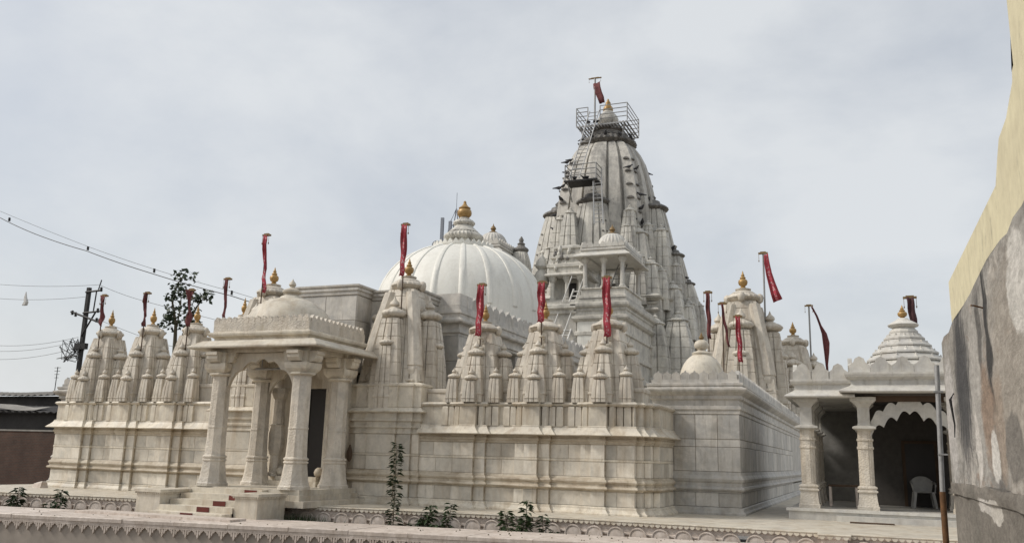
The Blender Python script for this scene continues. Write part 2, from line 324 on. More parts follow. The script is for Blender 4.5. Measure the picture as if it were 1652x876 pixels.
# walkway: a low terrace in front, its top a little below the temple platform
wa, wb = (-32.0, 12.35), (2.0, 17.55)         # front edge
ra, rb = (-32.0, 14.55), (2.0, 19.05)         # rear edge
walk = empty('walkway', (0, 0, 0), kind='structure')
m = MB(); zt = -.27
m.loft([[(wa[0], wa[1], z), (wb[0], wb[1], z), (rb[0], rb[1], z), (ra[0], ra[1], z)] for z in (zt-.11, zt)])
m.build('paving_bed', PINK, walk)
rw_ = random.Random(17); t0 = 0.0
while t0 < 1:
    t1 = min(1.0, t0 + rw_.uniform(.034, .042)); a_, b_, c_, d_ = line_pt(wa, wb, t0 + .0002), line_pt(wa, wb, t1 - .0002), line_pt(ra, rb, t1 - .0002), line_pt(ra, rb, t0 + .0002); z_ = zt + .012 + rw_.uniform(-.004, .004); f_ = rw_.uniform(-.012, .006)
    if b_[0] > -22: MB().loft([[(a_[0], a_[1]-.012+f_, zt-.07), (b_[0], b_[1]-.012+f_, zt-.07), (c_[0], c_[1], zt-.07), (d_[0], d_[1], zt-.07)], [(a_[0], a_[1]-.012+f_, z_-.012), (b_[0], b_[1]-.012+f_, z_-.012), (c_[0], c_[1], z_-.012), (d_[0], d_[1], z_-.012)], [(a_[0]+.006, a_[1]+f_, z_), (b_[0]-.006, b_[1]+f_, z_), (c_[0], c_[1], z_), (d_[0], d_[1], z_)]]).build('paving_slab', PINK, walk)
    t0 = t1
lit = MB(); 
for k in range(170):
    u, v = rw_.uniform(.3, 1), rw_.random()**.7; a_, b_ = line_pt(wa, wb, u), line_pt(ra, rb, u); q = line_pt(a_, b_, v); r = rw_.uniform(.006, .028); i = len(lit.v); h_ = r*rw_.uniform(.3, .9)
    lit.loft([[(q[0] + r*math.cos(j*1.257 + k)*rw_.uniform(.6, 1.2), q[1] + r*math.sin(j*1.257 + k), zt + .008) for j in range(5)], [(q[0] + r*.5*math.cos(j*1.257 + k), q[1] + r*.5*math.sin(j*1.257 + k), zt + .016 + h_) for j in range(5)]])
tag(lit.build('grit', STEM, walk), kind='stuff')
m = MB(); m.loft([[(wa[0], wa[1]+.05, z), (wb[0], wb[1]+.05, z), (rb[0], rb[1]-.05, z), (ra[0], ra[1]-.05, z)] for z in (-1.15, zt-.11)])
m.build('retaining_wall', plain('brown_render', (.36, .315, .27), .95, 0, 0, 1.5, .3, .3), walk)
# lace-cut pendant trim under the nosing
tp = MB()
tp.box(-.139, .139, 0, .05, -.035, 0)
for x_, l_, w_ in ((-.115, .075, .034), (-.062, .135, .036), (0, .205, .044), (.062, .135, .036), (.115, .075, .034)):
    tp.extrude([(x_*1.02-w_/2, -.03), (x_*1.02+w_/2, -.03), (x_*.82+w_/2, -l_*.72), (x_*.78, -l_), (x_*.82-w_/2, -l_*.72)], (0, .002, 0), (1, 0, 0), (0, 0, 1), (0, .045, 0))
tp_me = mesh_of(tp, PINK)
dv = Vector((wb[0]-wa[0], wb[1]-wa[1])); L = dv.length; an = math.atan2(dv.y, dv.x); nn = int(L/.28)
for k in range(nn):
    q = line_pt(wa, wb, (k+.5)/nn)
    if -21 < q[0] < -4.5: inst(tp_me, 'pendant_leaf', walk, (q[0], q[1]+.002, zt-.111), (1, 1, 1), an)
# temple platform
plat = empty('temple_platform', (0, 0, 0), 'pale stone platform the temple stands on, petals carved along its side', 'platform')
edge = [(-34, 15.9), (-21.7, 17.35), (-6.8, 18.95), (-.95, 18.7), (-.95, 18.25), (-.38, 18.25), (-.38, 18.55), (14, 18.9)]
m = MB(); m.sweep(edge, [(0, -.035), (.02, -.02), (.02, -.005), (0, 0)])
m.build('nosing', CREAM, plat)
m = MB(); m.v = [(p[0], p[1], 0) for p in edge] + [(14, 80, 0), (-25.6, 80, 0), (-25.6, 19.0, 0), (-34, 18.0, 0)]; m.f = [tuple(range(len(m.v)))]
m.build('paving', CREAM, plat)
m = MB(); m.sweep(edge, [(-.05, -.62), (-.05, -.30), (-.02, -.28), (-.02, -.25), (-.05, -.23), (-.05, -.09), (0, -.075), (0, -.035)]); m.build('side', PINK, plat)
# dentils and petals along the platform side
de = MB(); de.extrude([(-.05, 0), (.05, 0), (.05, -.02), (.03, -.05), (0, -.06), (-.03, -.05), (-.05, -.02)], (0, 0, 0), (1, 0, 0), (0, 0, 1), (0, .04, 0))
pe = MB()
pts = [(.20*math.cos(a), .22*math.sin(a)**.8 if a not in (0, math.pi) else 0) for a in [math.pi*k/10 for k in range(11)]]
pe.loft([[(x, 0.02, z-.34) for x, z in pts], [(x*.97, -.012, z*.97-.34) for x, z in pts], [(x*.86, -.015, z*.86-.34) for x, z in pts], [(x*.80, .002, z*.8-.34) for x, z in pts], [(x*.45, -.008, z*.5-.34) for x, z in pts]])
pe_me = mesh_of(pe, PINK, 60)
dent = MB()
for a, b in zip(edge, edge[1:]):
    v = Vector((b[0]-a[0], b[1]-a[1])); L = v.length; an = math.atan2(v.y, v.x); nrm = Vector((v.y, -v.x)).normalized()
    n = max(1, int(L/.12))
    for k in range(n):
        q = line_pt(a, b, (k+.5)/n)
        if -24 < q[0] < 2:
            rot = Matrix.Rotation(an, 3, 'Z'); i = len(dent.v); 
            dent.v += [tuple(rot @ Vector(p) + Vector((q[0] + nrm.x*.012, q[1] + nrm.y*.012, -.036))) for p in de.v]; dent.f += [tuple(i + x for x in f) for f in de.f]
    n = max(1, int(L/.46))
    if L > 2:
        for k in range(n):
            q = line_pt(a, b, (k+.5)/n)
            if -23.5 < q[0] < 1.6: inst(pe_me, 'petal', plat, (q[0] + nrm.x*.045, q[1] + nrm.y*.045, 0), (1, 1, 1), an)
tag(dent.build('dentil_row', CREAM, plat), kind='stuff')

# ------------------------------------------------------------------ shared temple parts
def merlon_mesh(w, h, d, mat, style=0):
    if style == 0: poly = [(-w/2, 0), (w/2, 0), (w/2, h*.45), (w*.30, h*.62), (w*.22, h*.86), (0, h), (-w*.22, h*.86), (-w*.30, h*.62), (-w/2, h*.45)]
    else: poly = [(-w/2, 0), (w/2, 0), (w/2, h*.55), (w*.36, h*.72), (w*.12, h*.8), (0, h), (-w*.12, h*.8), (-w*.36, h*.72), (-w/2, h*.55)]
    return mesh_of(MB().extrude([(x*.97, y) for x, y in poly], (0, -d/2, 0), (1, 0, 0), (0, 0, 1), (0, d, 0)), mat)
def merlon_run(parent, me, a, b, z, w):
    v = Vector((b[0]-a[0], b[1]-a[1])); n = max(1, round(v.length/w)); an = math.atan2(v.y, v.x)
    for k in range(n):
        q = line_pt(a, b, (k+.5)/n); inst(me, 'merlon', parent, (q[0], q[1], z), (v.length/n/w, 1, random.uniform(.97, 1.03)), an)
# stepped (ratha) plan of a spire, half width 1
def ratha(corner=.82, mid=.91, a=.28, b=.56):
    side = [(-corner, -corner), (-b, -corner), (-b, -mid), (-a, -mid), (-a, -1), (a, -1), (a, -mid), (b, -mid), (b, -corner)]
    pts = []
    for k in range(4):
        c, s_ = round(math.cos(k*math.pi/2)), round(math.sin(k*math.pi/2)); pts += [(x*c - y*s_, x*s_ + y*c) for x, y in side]
    return pts
RATHA = ratha()
SOFT = ratha(.915, .955, .30, .62)
def grooved(cor, g, w, d, edge=.95):
    side = [(-cor, -cor)]
    for x in [-a for a in g] + list(reversed(g)): side += [(x-w, -edge), (x-w, -edge+d), (x+w, -edge+d), (x+w, -edge)]
    mid_ = len(side)//2 + 1; side = side[:mid_] + [(0, -1.0)] + side[mid_:]; pts = []
    for k in range(4):
        c, s_ = round(math.cos(k*math.pi/2)), round(math.sin(k*math.pi/2)); pts += [(x*c - y*s_, x*s_ + y*c) for x, y in side]
    return pts
SOFT = grooved(.92, [.34], .055, .14); FLAT = grooved(.95, [.72, .50], .022, .05, .965)
def curve_prof(hw, top, z0, z1, n=10, bulge=1.9):
    return [(hw - (hw-top)*(t**bulge), z0 + (z1-z0)*t) for t in [k/n for k in range(n+1)]]
def amalaka(mb, r, z, h, n=48, lobes=24, c=(0, 0)):
    mb.lathe([(r*.62, z), (r*.86, z+h*.12), (r, z+h*.42), (r*.97, z+h*.6), (r*.8, z+h*.85), (r*.55, z+h)], n, c, lobes, .07)
def kalasha(mb, r, z, h, c=(0, 0), n=16):
    mb.lathe([(r*.55, z), (r*.62, z+h*.06), (r*.4, z+h*.12), (r*.85, z+h*.22), (r, z+h*.34), (r*.92, z+h*.46), (r*.5, z+h*.54), (r*.62, z+h*.58), (r*.62, z+h*.61), (r*.34, z+h*.68), (r*.40, z+h*.74), (r*.22, z+h*.82), (r*.12, z+h*.93), (.002, z+h)], n, c)
def coursed(prof, step=.34, d=.012, gap=.012):
    """cut recessed bed joints into a smooth spire profile"""
    z0, z1 = prof[0][1], prof[-1][1]; out_ = [prof[0]]; z = z0 + step
    for (a, za), (b, zb) in zip(prof, prof[1:]):
        while za < z < zb and z < z1 - step*.4:
            k = a + (b-a)*(z-za)/(zb-za); out_ += [(k, z-gap), (k-d, z-gap*.8), (k-d, z+gap*.8), (k, z+gap)]; z += step
        out_.append((b, zb))
    return out_
def turret(parent, name, c, hw, z0, z1, mat, crown_mat=None, topk=.57, plan=None, bud=True):
    """attached small spire with its own crown"""
    m = MB(); m.tower(plan or SOFT, [(hw*1.0, z0), (hw*1.0, z0+(z1-z0)*.16), (hw*1.07, z0+(z1-z0)*.17), (hw*1.07, z0+(z1-z0)*.20)] + coursed(curve_prof(hw, hw*topk, z0+(z1-z0)*.21, z1, 10, 1.55), .36), c)
    o = m.build(name, mat, parent)
    k = MB(); rc = max(hw*topk*1.38, .125); k.lathe([(hw*topk*.72, z1-.01), (hw*topk*.62, z1+hw*.16)], 16, c); amalaka(k, rc, z1+hw*.12, rc*.62, 64, 16, c)
    zz = z1+hw*.12+rc*.58; q_ = rc*.92
    k.lathe([(q_*.62, zz-.01), (q_*.45, zz+q_*.14), (q_*.26, zz+q_*.24), (q_*.42, zz+q_*.42), (q_*.38, zz+q_*.62), (q_*.14, zz+q_*.85), (q_*.10, zz+q_*.95), (.002, zz+q_*1.2)], 10, c)
    k.build('crown', crown_mat or mat, o, 50)
    return o
def karna_pier(parent, c, hw, z0, zv, z1, topc, mat, ex=1.25):
    """corner shaft: pier, pot base, then a faceted shaft leaning in with the spire"""
    m = MB(); n = 8; r0 = math.pi/8
    prof = [(hw*1.25, z0), (hw*1.25, z0+.05), (hw*1.1, z0+.07), (hw*1.1, zv-.10), (hw*1.35, zv-.08), (hw*1.35, zv-.04), (hw*.85, zv), (hw*.7, zv+.05), (hw*1.05, zv+.13), (hw*1.12, zv+.24), (hw*1.0, zv+.34)]
    rings = []
    for r, z in prof: rings.append([(c[0] + r*math.cos(r0 + 2*math.pi*k/n), c[1] + r*math.sin(r0 + 2*math.pi*k/n), z) for k in range(n)])
    zs = zv+.36
    for k_ in range(8):
        t = k_/7; q = (c[0] + (topc[0]-c[0])*t**ex, c[1] + (topc[1]-c[1])*t**ex); r = hw*(1.15 - .25*t)
        rings.append([(q[0] + r*math.cos(r0 + 2*math.pi*k/n), q[1] + r*math.sin(r0 + 2*math.pi*k/n), zs + (z1-zs)*t) for k in range(n)])
    m.loft(rings, True, False, True); return m.build('corner_shaft', mat, parent)

def small_shrine():
    """spired shrine of the wings, origin on the axis at the level of the band top"""
    o = empty('shrine_spire')
    H = 1.82
    m = MB(); m.tower(FLAT, coursed(curve_prof(.70, .35, -.02, H, 12, 1.18), .31)); m.build('tower', SPIREM, o)
    m = MB(); m.lathe([(.34, H), (.30, H+.06), (.30, H+.09)], 24); amalaka(m, .43, H+.06, .20, 64, 24); m.build('amalaka', SPIREM, o, 45)
    m = MB(); m.lathe([(.29, H+.245), (.24, H+.29), (.17, H+.32), (.19, H+.34), (.19, H+.36), (.1, H+.38)], 20); m.build('neck', SPIREM, o, 45)
    m = MB(); kalasha(m, .105, H+.375, .50); m.build('kalasha', GOLD, o, 50)
    # guardian faces on the amalaka edge
    for a in range(4):
        q = (.40*math.cos(a*math.pi/2), .40*math.sin(a*math.pi/2)); m = MB(); m.lathe([(.02, H-.02), (.075, H+.03), (.09, H+.12), (.075, H+.2), (.03, H+.24)], 8, q); m.build('mask_boss', SPIREM, o, 50)
    turret(o, 'turret', (0, -.52), .31, -.02, 1.18, SPIREM); turret(o, 'turret', (.55, 0), .31, -.02, 1.18, SPIREM); turret(o, 'turret', (-.55, 0), .31, -.02, 1.18, SPIREM)
    for c in ((.60, -.58), (-.60, -.58), (.60, .58)): turret(o, 'corner_turret', c, .17, -.02, .60, SPIREM, None, .74)
    turret(o, 'front_turret', (0, -.80), .19, -.02, .52, SPIREM, None, .74)
    karna_pier(o, (.38, -.42), .115, -.02, .42, 1.78, (.22, -.25), SPIREM); karna_pier(o, (-.38, -.42), .115, -.02, .42, 1.78, (-.22, -.25), SPIREM)
    return o
def big_shrine(mat=SPIREM, crown=None):
    """taller spire beside the porch; origin on the axis at its cornice"""
    crown = crown or mat
    o = empty('large_shrine_spire')
    H = 3.36
    m = MB(); m.tower(FLAT, [(1.02, -.02), (1.02, .12), (1.06, .14), (1.06, .2)] + coursed(curve_prof(1.0, .42, .22, H, 14, 1.4), .42)); m.build('tower', mat, o)
    m = MB(); m.lathe([(.36, H), (.34, H+.1)], 24); amalaka(m, .50, H+.05, .26, 64, 24); m.build('amalaka', crown, o, 45)
    m = MB(); m.lathe([(.36, H+.29), (.30, H+.34), (.20, H+.38), (.23, H+.41), (.23, H+.44), (.1, H+.46)], 20); m.build('neck', crown, o, 45)
    m = MB(); kalasha(m, .14, H+.455, .55); m.build('kalasha', GOLD, o, 50)
    for a in range(4):
        q = (.47*math.cos(a*math.pi/2), .47*math.sin(a*math.pi/2)); m = MB(); m.lathe([(.02, H-.02), (.09, H+.04), (.11, H+.15), (.09, H+.24), (.03, H+.28)], 8, q); m.build('mask_boss', crown, o, 50)
    for c in ((0, -.72), (.74, 0), (-.74, 0)): turret(o, 'turret', c, .46, -.02, 2.45, mat, None, .58)
    turret(o, 'front_turret', (0, -.97), .25, -.02, 1.66, mat, None, .72); turret(o, 'front_turret', (.97, 0), .25, -.02, 1.66, mat, None, .72)
    for sx in (-1, 1): karna_pier(o, (sx*.70, -.70), .20, -.02, .80, H-.08, (sx*.34, -.36), mat)
    karna_pier(o, (.70, .70), .20, -.02, .80, H-.08, (.34, .36), mat)
    return o

# ------------------------------------------------------------------ the two shrine wings
WING_R = [-9.50, -7.76, -6.03]; WING_L = [-22.93, -21.15, -19.37]; WY = 20.6
def wing_plan(x0, x1, centres, y, right_steps=False, left_steps=False):
    """front plan, left to right, pilaster and flanks proud of the bays"""
    p = []
    if left_steps: p += [(x0-.45, y+2.4), (x0-.45, y+.70), (x0-.30, y+.70), (x0-.30, y+.35), (x0-.15, y+.35), (x0-.15, y+.20)]
    else: p += [(x0, y+.20)]
    for c in centres:
        p += [(c-.46, y+.20), (c-.46, y+.10), (c-.175, y+.10), (c-.175, y), (c+.175, y), (c+.175, y+.10), (c+.46, y+.10), (c+.46, y+.20)]
    if right_steps:
        p = p[:-1] + [(x1, y+.10), (x1, y+.26), (x1+.15, y+.26), (x1+.15, y+.46), (x1+.30, y+.46), (x1+.30, y+.78), (x1+.45, y+.78), (x1+.45, y+2.4)]
    else: p += [(x1, y+.20)]
    return p
def finer(plan_c, x0, x1, y, rs, ls):
    """plan of the parapet band: rounded half piers with open grooves between them"""
    p = []
    if ls: p += [(x0-.45, y+2.4), (x0-.45, y+.70), (x0-.30, y+.70), (x0-.30, y+.35), (x0-.15, y+.35), (x0-.15, y+.20)]
    else: p += [(x0, y+.20)]
    for c in plan_c:
        L = [(-.80, .20), (-.79, .13), (-.64, .13), (-.63, .20), (-.60, .20), (-.59, .12), (-.46, .12), (-.45, .19), (-.43, .19), (-.42, .10), (-.39, .06), (-.29, .06), (-.26, .10), (-.25, .16), (-.225, .16), (-.215, -.01)]
        p += [(c+a_, y+b_) for a_, b_ in L] + [(c-a_, y+b_) for a_, b_ in reversed(L)]
    if rs: p = [q for q in p if q[0] < x1-.02] + [(x1-.01, y+.10), (x1, y+.11), (x1, y+.26), (x1+.15, y+.26), (x1+.15, y+.46), (x1+.30, y+.46), (x1+.30, y+.78), (x1+.45, y+.78), (x1+.45, y+2.4)]
    else: p += [(x1, y+.20)]
    return p
BASE = [(.14, 0), (.14, .03), (.10, .06), (.05, .12), (.045, .165), (.01, .185)]
ROLL = [(.0, .53), (.0, .57), (.07, .572), (.095, .60), (.08, .64), (.03, .655), (.03, .70), (.055, .72), (.07, .76), (.055, .80), (.02, .825), (.01, .85), (.0, .87)]
def wing(name, x0, x1, centres, label, rs, ls):
    o = empty(name, (0, 0, 0), label, 'temple wing')
    plan = wing_plan(x0, x1, centres, WY, rs, ls); fine = finer(centres, x0, x1, WY, rs, ls)
    m = MB(); m.sweep(plan, [(-.012, 0), (-.012, 2.0)]); m.build('wall_core', STAINED, o)
    MB().sweep(plan, BASE).build('base_moulding', CREAM, o)
    MB().sweep(plan, ROLL).build('roll_moulding', STAINED, o)
    MB().sweep(plan, [(-.004, 1.225), (.006, 1.235), (.006, 1.275), (-.004, 1.285)]).build('string_course', CREAM, o)
    MB().sweep(plan, [(.0, 1.63), (.02, 1.645), (.02, 1.69), (.05, 1.71), (.05, 1.76), (.03, 1.78), (.03, 1.83)]).build('lintel_band', STAINED, o)
    MB().sweep(plan, [(.03, 1.828), (.21, 1.835), (.225, 1.85), (.20, 1.875), (.14, 1.93), (.09, 1.985), (.06, 2.03), (.06, 2.06), (.03, 2.075)]).build('cornice', CREAM, o)
    MB().sweep(fine, [(.01, 2.06), (.012, 2.10), (.014, 2.2), (.012, 2.38), (.008, 2.50), (.0, 2.545)]).build('parapet_band', CREAM, o)
    MB().sweep(plan, [(-.06, 2.54), (.03, 2.545), (.06, 2.565), (.085, 2.60), (.06, 2.64), (.0, 2.66), (-.25, 2.665)]).build('parapet_bead', CREAM, o)
    # roof behind the parapet
    MB().box(x0+.02, x1-.02, WY+.24, WY+2.4, 2.3, 2.645).build('roof', CREAM, o)
    if rs or ls: MB().box(x0-.42 if ls else x1-.018, x0+.018 if ls else x1+.42, WY+.82, WY+2.38, 2.3, 2.64).build('roof_end', CREAM, o)
    zt_ = 3.02 if rs else 3.20; xa, xb = (x0+.05, x1+.1) if rs else (x0-.1, x1-.05)
    MB().box(xa, xb, WY+.46, WY+1.3, 2.64, zt_-.06).build('stage_wall', SPIREM, o); MB().sweep([(xa, WY+1.3), (xa, WY+.46), (xb, WY+.46), (xb, WY+1.3)], [(0, zt_-.12), (.03, zt_-.09), (.03, zt_-.02), (0, zt_), (-.5, zt_+.003)]).build('stage_coping', SPIREM, o)
    rows = ((.185, .53), (.87, 1.225), (1.285, 1.63))
    for a, b in zip(plan, plan[1:]):
        if abs(a[1]-b[1]) < 1e-6 and b[0]-a[0] > .1:
            for z0, z1 in rows: slabs(o, a[0], b[0], a[1], z0, z1, .52 if z0 > .5 else .62, SLAB_C)
        elif abs(a[0]-b[0]) < 1e-6 and b[1] > a[1] and b[1]-a[1] > .12:
            for z0, z1 in rows: slabs_side(o, a[1]+.04, b[1], a[0]+.0, z0, z1, .6, SLAB_C)
    return o
wing('temple_wing', -10.97, -5.14, WING_R, 'cream marble wing of three spired shrines right of the porch', True, False)
wing('temple_wing', -23.95, -17.80, WING_L, 'cream marble wing of three spired shrines left of the porch', False, True)
ss = small_shrine(); SH = []
lab = ['small cream marble spire right of the porch, nearest the large spire', 'small cream marble spire, middle one of the right wing', 'small cream marble spire at the right end of the right wing',
       'small cream marble spire at the far left end of the left wing', 'small cream marble spire, middle one of the left wing', 'small cream marble spire of the left wing nearest the porch']
for k, x in enumerate(WING_R + WING_L):
    o = ss if k == 0 else copy_tree(ss)
    o.location = (x + (.06 if k < 3 else 0), WY+.80, 2.66); o.scale = (1, 1, 1.0 if k < 3 else 1.13)
    tag(o, lab[k], 'shrine spire', 'small spires of the two wings'); SH.append(o)

# ------------------------------------------------------------------ large shrines flanking the porch, with their walls
def mid_wall(x0, x1, label):
    o = empty('shrine_wall', (0, 0, 0), label, 'shrine wall'); c = (x0+x1)/2; y = WY - .04
    plan = [(x0, y+1.6), (x0, y+.16), (x0+.22, y+.16), (x0+.22, y+.08), (c-.42, y+.08), (c-.42, y), (c+.42, y), (c+.42, y+.08), (x1-.22, y+.08), (x1-.22, y+.16), (x1, y+.16), (x1, y+1.6)]
    MB().sweep(plan, [(-.012, 0), (-.012, 2.5)]).build('wall_core', STAINED, o)
    MB().sweep(plan, BASE).build('base_moulding', CREAM, o); MB().sweep(plan, ROLL).build('roll_moulding', STAINED, o)
    MB().sweep(plan, [(-.004, 1.235), (.006, 1.245), (.006, 1.285), (-.004, 1.295)]).build('string_course', CREAM, o)
    MB().sweep(plan, [(0, 1.80), (.02, 1.815), (.02, 1.86), (0, 1.875), (0, 1.95), (.04, 1.965), (.04, 2.02), (.02, 2.04), (.02, 2.12), (.07, 2.14), (.07, 2.20), (.05, 2.22), (.05, 2.36)]).build('lintel_band', CREAM, o)
    MB().sweep(plan, [(.05, 2.355), (.15, 2.365), (.165, 2.385), (.16, 2.40), (.08, 2.455), (.05, 2.48), (.0, 2.50)]).build('cornice', CREAM, o)
    MB().sweep(plan, [(.0, 2.49), (.02, 2.52), (.02, 3.05), (.05, 3.07), (.05, 3.12), (-.05, 3.16), (-.35, 3.2)]).build('upper_band', CREAM, o)
    for a, b in zip(plan, plan[1:]):
        if abs(a[1]-b[1]) < 1e-6 and b[0]-a[0] > .1:
            for z0, z1 in ((.185, .53), (.87, 1.235), (1.295, 1.80)): slabs(o, a[0], b[0], a[1], z0, z1, .6, SLAB_C)
        elif abs(a[0]-b[0]) < 1e-6 and b[1] > a[1] and b[1]-a[1] > .12:
            for z0, z1 in ((.185, .53), (.87, 1.235), (1.295, 1.80)): slabs_side(o, a[1]+.04, b[1], a[0], z0, z1, .6, SLAB_C)
    return o
mid_wall(-13.08, -10.95, 'stained marble shrine wall between the porch and the right wing')
mid_wall(-17.78, -15.62, 'marble shrine wall behind the left porch columns')
bs = big_shrine(); bs.location = (-12.06, 21.72, 2.50); tag(bs, 'large cream marble spire immediately right of the porch', 'shrine spire', 'large spires flanking the porch')
b2 = copy_tree(bs); b2.location = (-16.80, 21.72, 2.50); tag(b2, 'large cream marble spire behind the porch roof at left', 'shrine spire', 'large spires flanking the porch')
s4 = copy_tree(ss); s4.location = (-17.98, 21.9, 2.95); s4.scale = (.92, .92, 1.13); tag(s4, 'small spire peeping over the left end of the porch parapet', 'shrine spire', 'small spires of the two wings')

# ------------------------------------------------------------------ entrance hall behind the porch (upper walls, doorway)
eh = empty('entrance_hall', (0, 0, 0), 'tall grey marble hall wall with doorway behind the porch', 'temple hall')
def capped_box(parent, x0, x1, y0, y1, z0, z1, nm, mat=GREYM, slabw=.9, row=.85):
    MB().box(x0+.02, x1-.02, y0+.02, y1, z0, z1-.02).build('wall_core', JOINT, parent)
    plan = [(x0, y1), (x0, y0), (x1, y0), (x1, y1)]
    MB().sweep(plan, [(0, z1-.30), (.03, z1-.28), (.03, z1-.2), (.07, z1-.17), (.07, z1-.11), (.04, z1-.09), (.09, z1-.05), (.09, z1), (-.3, z1+.003)]).build('coping', mat, parent)
    MB().box(x0+.05, x1-.05, y0+.05, y1, z1-.1, z1-.012).build('roof', mat, parent)
    z = z0; zz = z1-.30; n = max(1, round((zz-z)/row))
    for k in range(n):
        a, b = z + (zz-z)*k/n, z + (zz-z)*(k+1)/n
        slabs(parent, x0, x1, y0, a, b, slabw, SLAB_G if mat is GREYM else SLAB_C); slabs_side(parent, y0+.045, y1, x1, a, b, slabw, SLAB_G if mat is GREYM else SLAB_C)
capped_box(eh, -15.35, -13.28, 20.95, 22.0, 3.5, 6.0, 'a')
capped_box(eh, -16.95, -11.72, 21.78, 23.2, 3.1, 5.95, 'b')
# doorway wall
yd = 20.5
m = MB(); m.box(-15.62, -14.93, yd, yd+.4, .6, 3.5).box(-13.78, -13.08, yd, yd+.4, .6, 3.5).box(-14.93, -13.78, yd, yd+.4, 3.0, 3.5).box(-15.62, -13.08, yd-.02, yd+.45, 0, .6); m.build('door_wall', CREAM, eh)
dr = MB().box(-14.93, -13.78, yd+.12, yd+.2, .6, 3.0).build('door', DOORM, eh)
MB().box(-14.36, -14.34, yd+.10, yd+.115, .62, 2.98).build('meeting_strip', DOORM, dr)
for x in (-15.24, -13.42):
    m = MB(); a = math.pi/4
    m.lathe([(.20, .6), (.20, .68), (.15, .72), (.15, 1.15), (.19, 1.22), (.23, 1.35), (.24, 1.75), (.20, 1.95), (.22, 1.98), (.16, 2.02), (.15, 2.7), (.2, 2.75), (.24, 2.85), (.24, 3.0)], 8, (x, yd-.10), rot=math.pi/8); m.build('jamb_colonnette', CARVED, eh)
for x in (-14.95, -13.72):
    m = MB(); m.lathe([(.04, .62), (.11, .66), (.13, .74), (.1, .82), (.04, .87)], 10, (x, yd-.18)); m.build('threshold_boss', CREAM, eh, 60)
MB().box(-15.10, -13.55, 19.95, yd-.022, .372, .50).build('door_step', CREAM, eh); MB().box(-14.98, -13.66, 20.12, yd-.025, .502, .62).build('door_step', CREAM, eh)

# ------------------------------------------------------------------ porch
po = empty('entrance_porch', (-14.21, 19.2, 0), 'marble entrance porch on four faceted columns with a low dome', 'porch')
PX, PY = -14.21, 19.2
def pl(m, name, mat, parent=po, smooth=0):
    o = m.build(name, mat, parent, smooth)
    if parent is po: o.location = (-PX, -PY, 0)
    return o
m = MB(); m.box(-16.35, -12.35, 17.75, 20.48, -.03, .12).box(-16.10, -12.55, 17.85, 20.48, .12, .25).box(-15.95, -12.62, 17.93, 20.48, .25, .37); pl(m, 'floor_steps', CREAM)
def column(x, y):
    c = empty('column'); c.parent = po; c.location = (x-PX, y-PY, 0)
    m = MB(); r8 = math.pi/8
    m.lathe([(.40, .37), (.40, .44), (.37, .47), (.335, .60), (.30, .85), (.285, .98)], 8, rot=r8); m.build('base', CARVED, c)
    m = MB(); m.lathe([(.285, .98), (.31, 1.0), (.31, 1.03), (.28, 1.045), (.28, 1.06), (.31, 1.075), (.31, 1.11), (.265, 1.14)], 8, rot=r8); m.build('ring', CARVED, c)
    m = MB(); m.lathe([(.265, 1.14), (.25, 1.5), (.245, 1.8), (.255, 1.81), (.255, 1.85), (.243, 1.86), (.235, 3.12)], 8, rot=r8); m.build('shaft', CARVED, c)
    m = MB(); r4 = math.pi/4; q = 1.414
    m.lathe([(.24*1.1, 3.12), (.30*1.1, 3.15), (.30*1.1, 3.19), (.26*1.1, 3.2)], 8, rot=r8)
    m.lathe([(.24*q, 3.2), (.31*q, 3.29), (.33*q, 3.36), (.33*q, 3.44), (.27*q, 3.45), (.27*q, 3.50)], 4, rot=r4)
    for dx, dy in ((1, 0), (-1, 0), (0, 1), (0, -1)):
        a = Vector((dx, dy)); 
        m.extrude([(.2, 3.44), (.40, 3.47), (.46, 3.55), (.46, 3.62), (.50, 3.64), (.50, 3.72), (.2, 3.72)], (-dy*.17, dx*.17, 0), (dx, dy, 0), (0, 0, 1), (dy*.34, -dx*.34, 0))
    m.box(-.27, .27, -.27, .27, 3.5, 3.722); m.build('capital', CREAM, c)
    return c
for x in (-15.45, -12.97):
    for y in (18.2, 19.9): column(x, y)
# beams, eave, entablature, parapet
m = MB()
for y in (18.2, 19.9): m.box(-15.75, -12.67, y-.2, y+.2, 3.724, 3.90)
for x in (-15.45, -12.97): m.box(x-.2, x+.2, 18.4, 19.7, 3.726, 3.898)
pl(m, 'beam', CREAM)
ev = [(-15.85, 20.75), (-15.85, 18.0), (-12.6, 18.0), (-12.6, 20.75)]
m = MB(); m.sweep(ev, [(-.45, 3.86), (.34, 3.80), (.36, 3.815), (.36, 3.85), (.10, 4.02), (-.3, 4.04)]); pl(m, 'eave', CREAM)
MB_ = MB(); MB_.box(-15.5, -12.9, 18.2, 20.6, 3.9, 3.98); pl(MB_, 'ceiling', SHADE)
pp = [(-15.82, 20.75), (-15.82, 18.06), (-12.78, 18.06), (-12.78, 20.75)]
m = MB(); m.sweep(pp, [(-.06, 4.02), (-.06, 4.10), (-.02, 4.13), (.05, 4.15), (.07, 4.20), (.07, 4.24), (.02, 4.26), (-.2, 4.262)]); pl(m, 'entablature', CREAM)
MB_ = MB(); MB_.box(-15.75, -12.85, 18.2, 20.7, 4.0, 4.26); pl(MB_, 'roof_slab', CREAM)
m = MB(); m.sweep(pp, [(-.03, 4.26), (-.03, 4.50), (-.13, 4.503), (-.13, 4.26)]); par = pl(m, 'parapet', CARVED)
pm = merlon_mesh(.19, .17, .10, CARVED, 0)
merlon_run(par, pm, (-15.80, 18.14), (-12.83, 18.14), 4.50, .19); merlon_run(par, pm, (-12.86, 18.2), (-12.86, 20.7), 4.50, .19); merlon_run(par, pm, (-15.74, 20.6), (-15.74, 18.2), 4.50, .19)
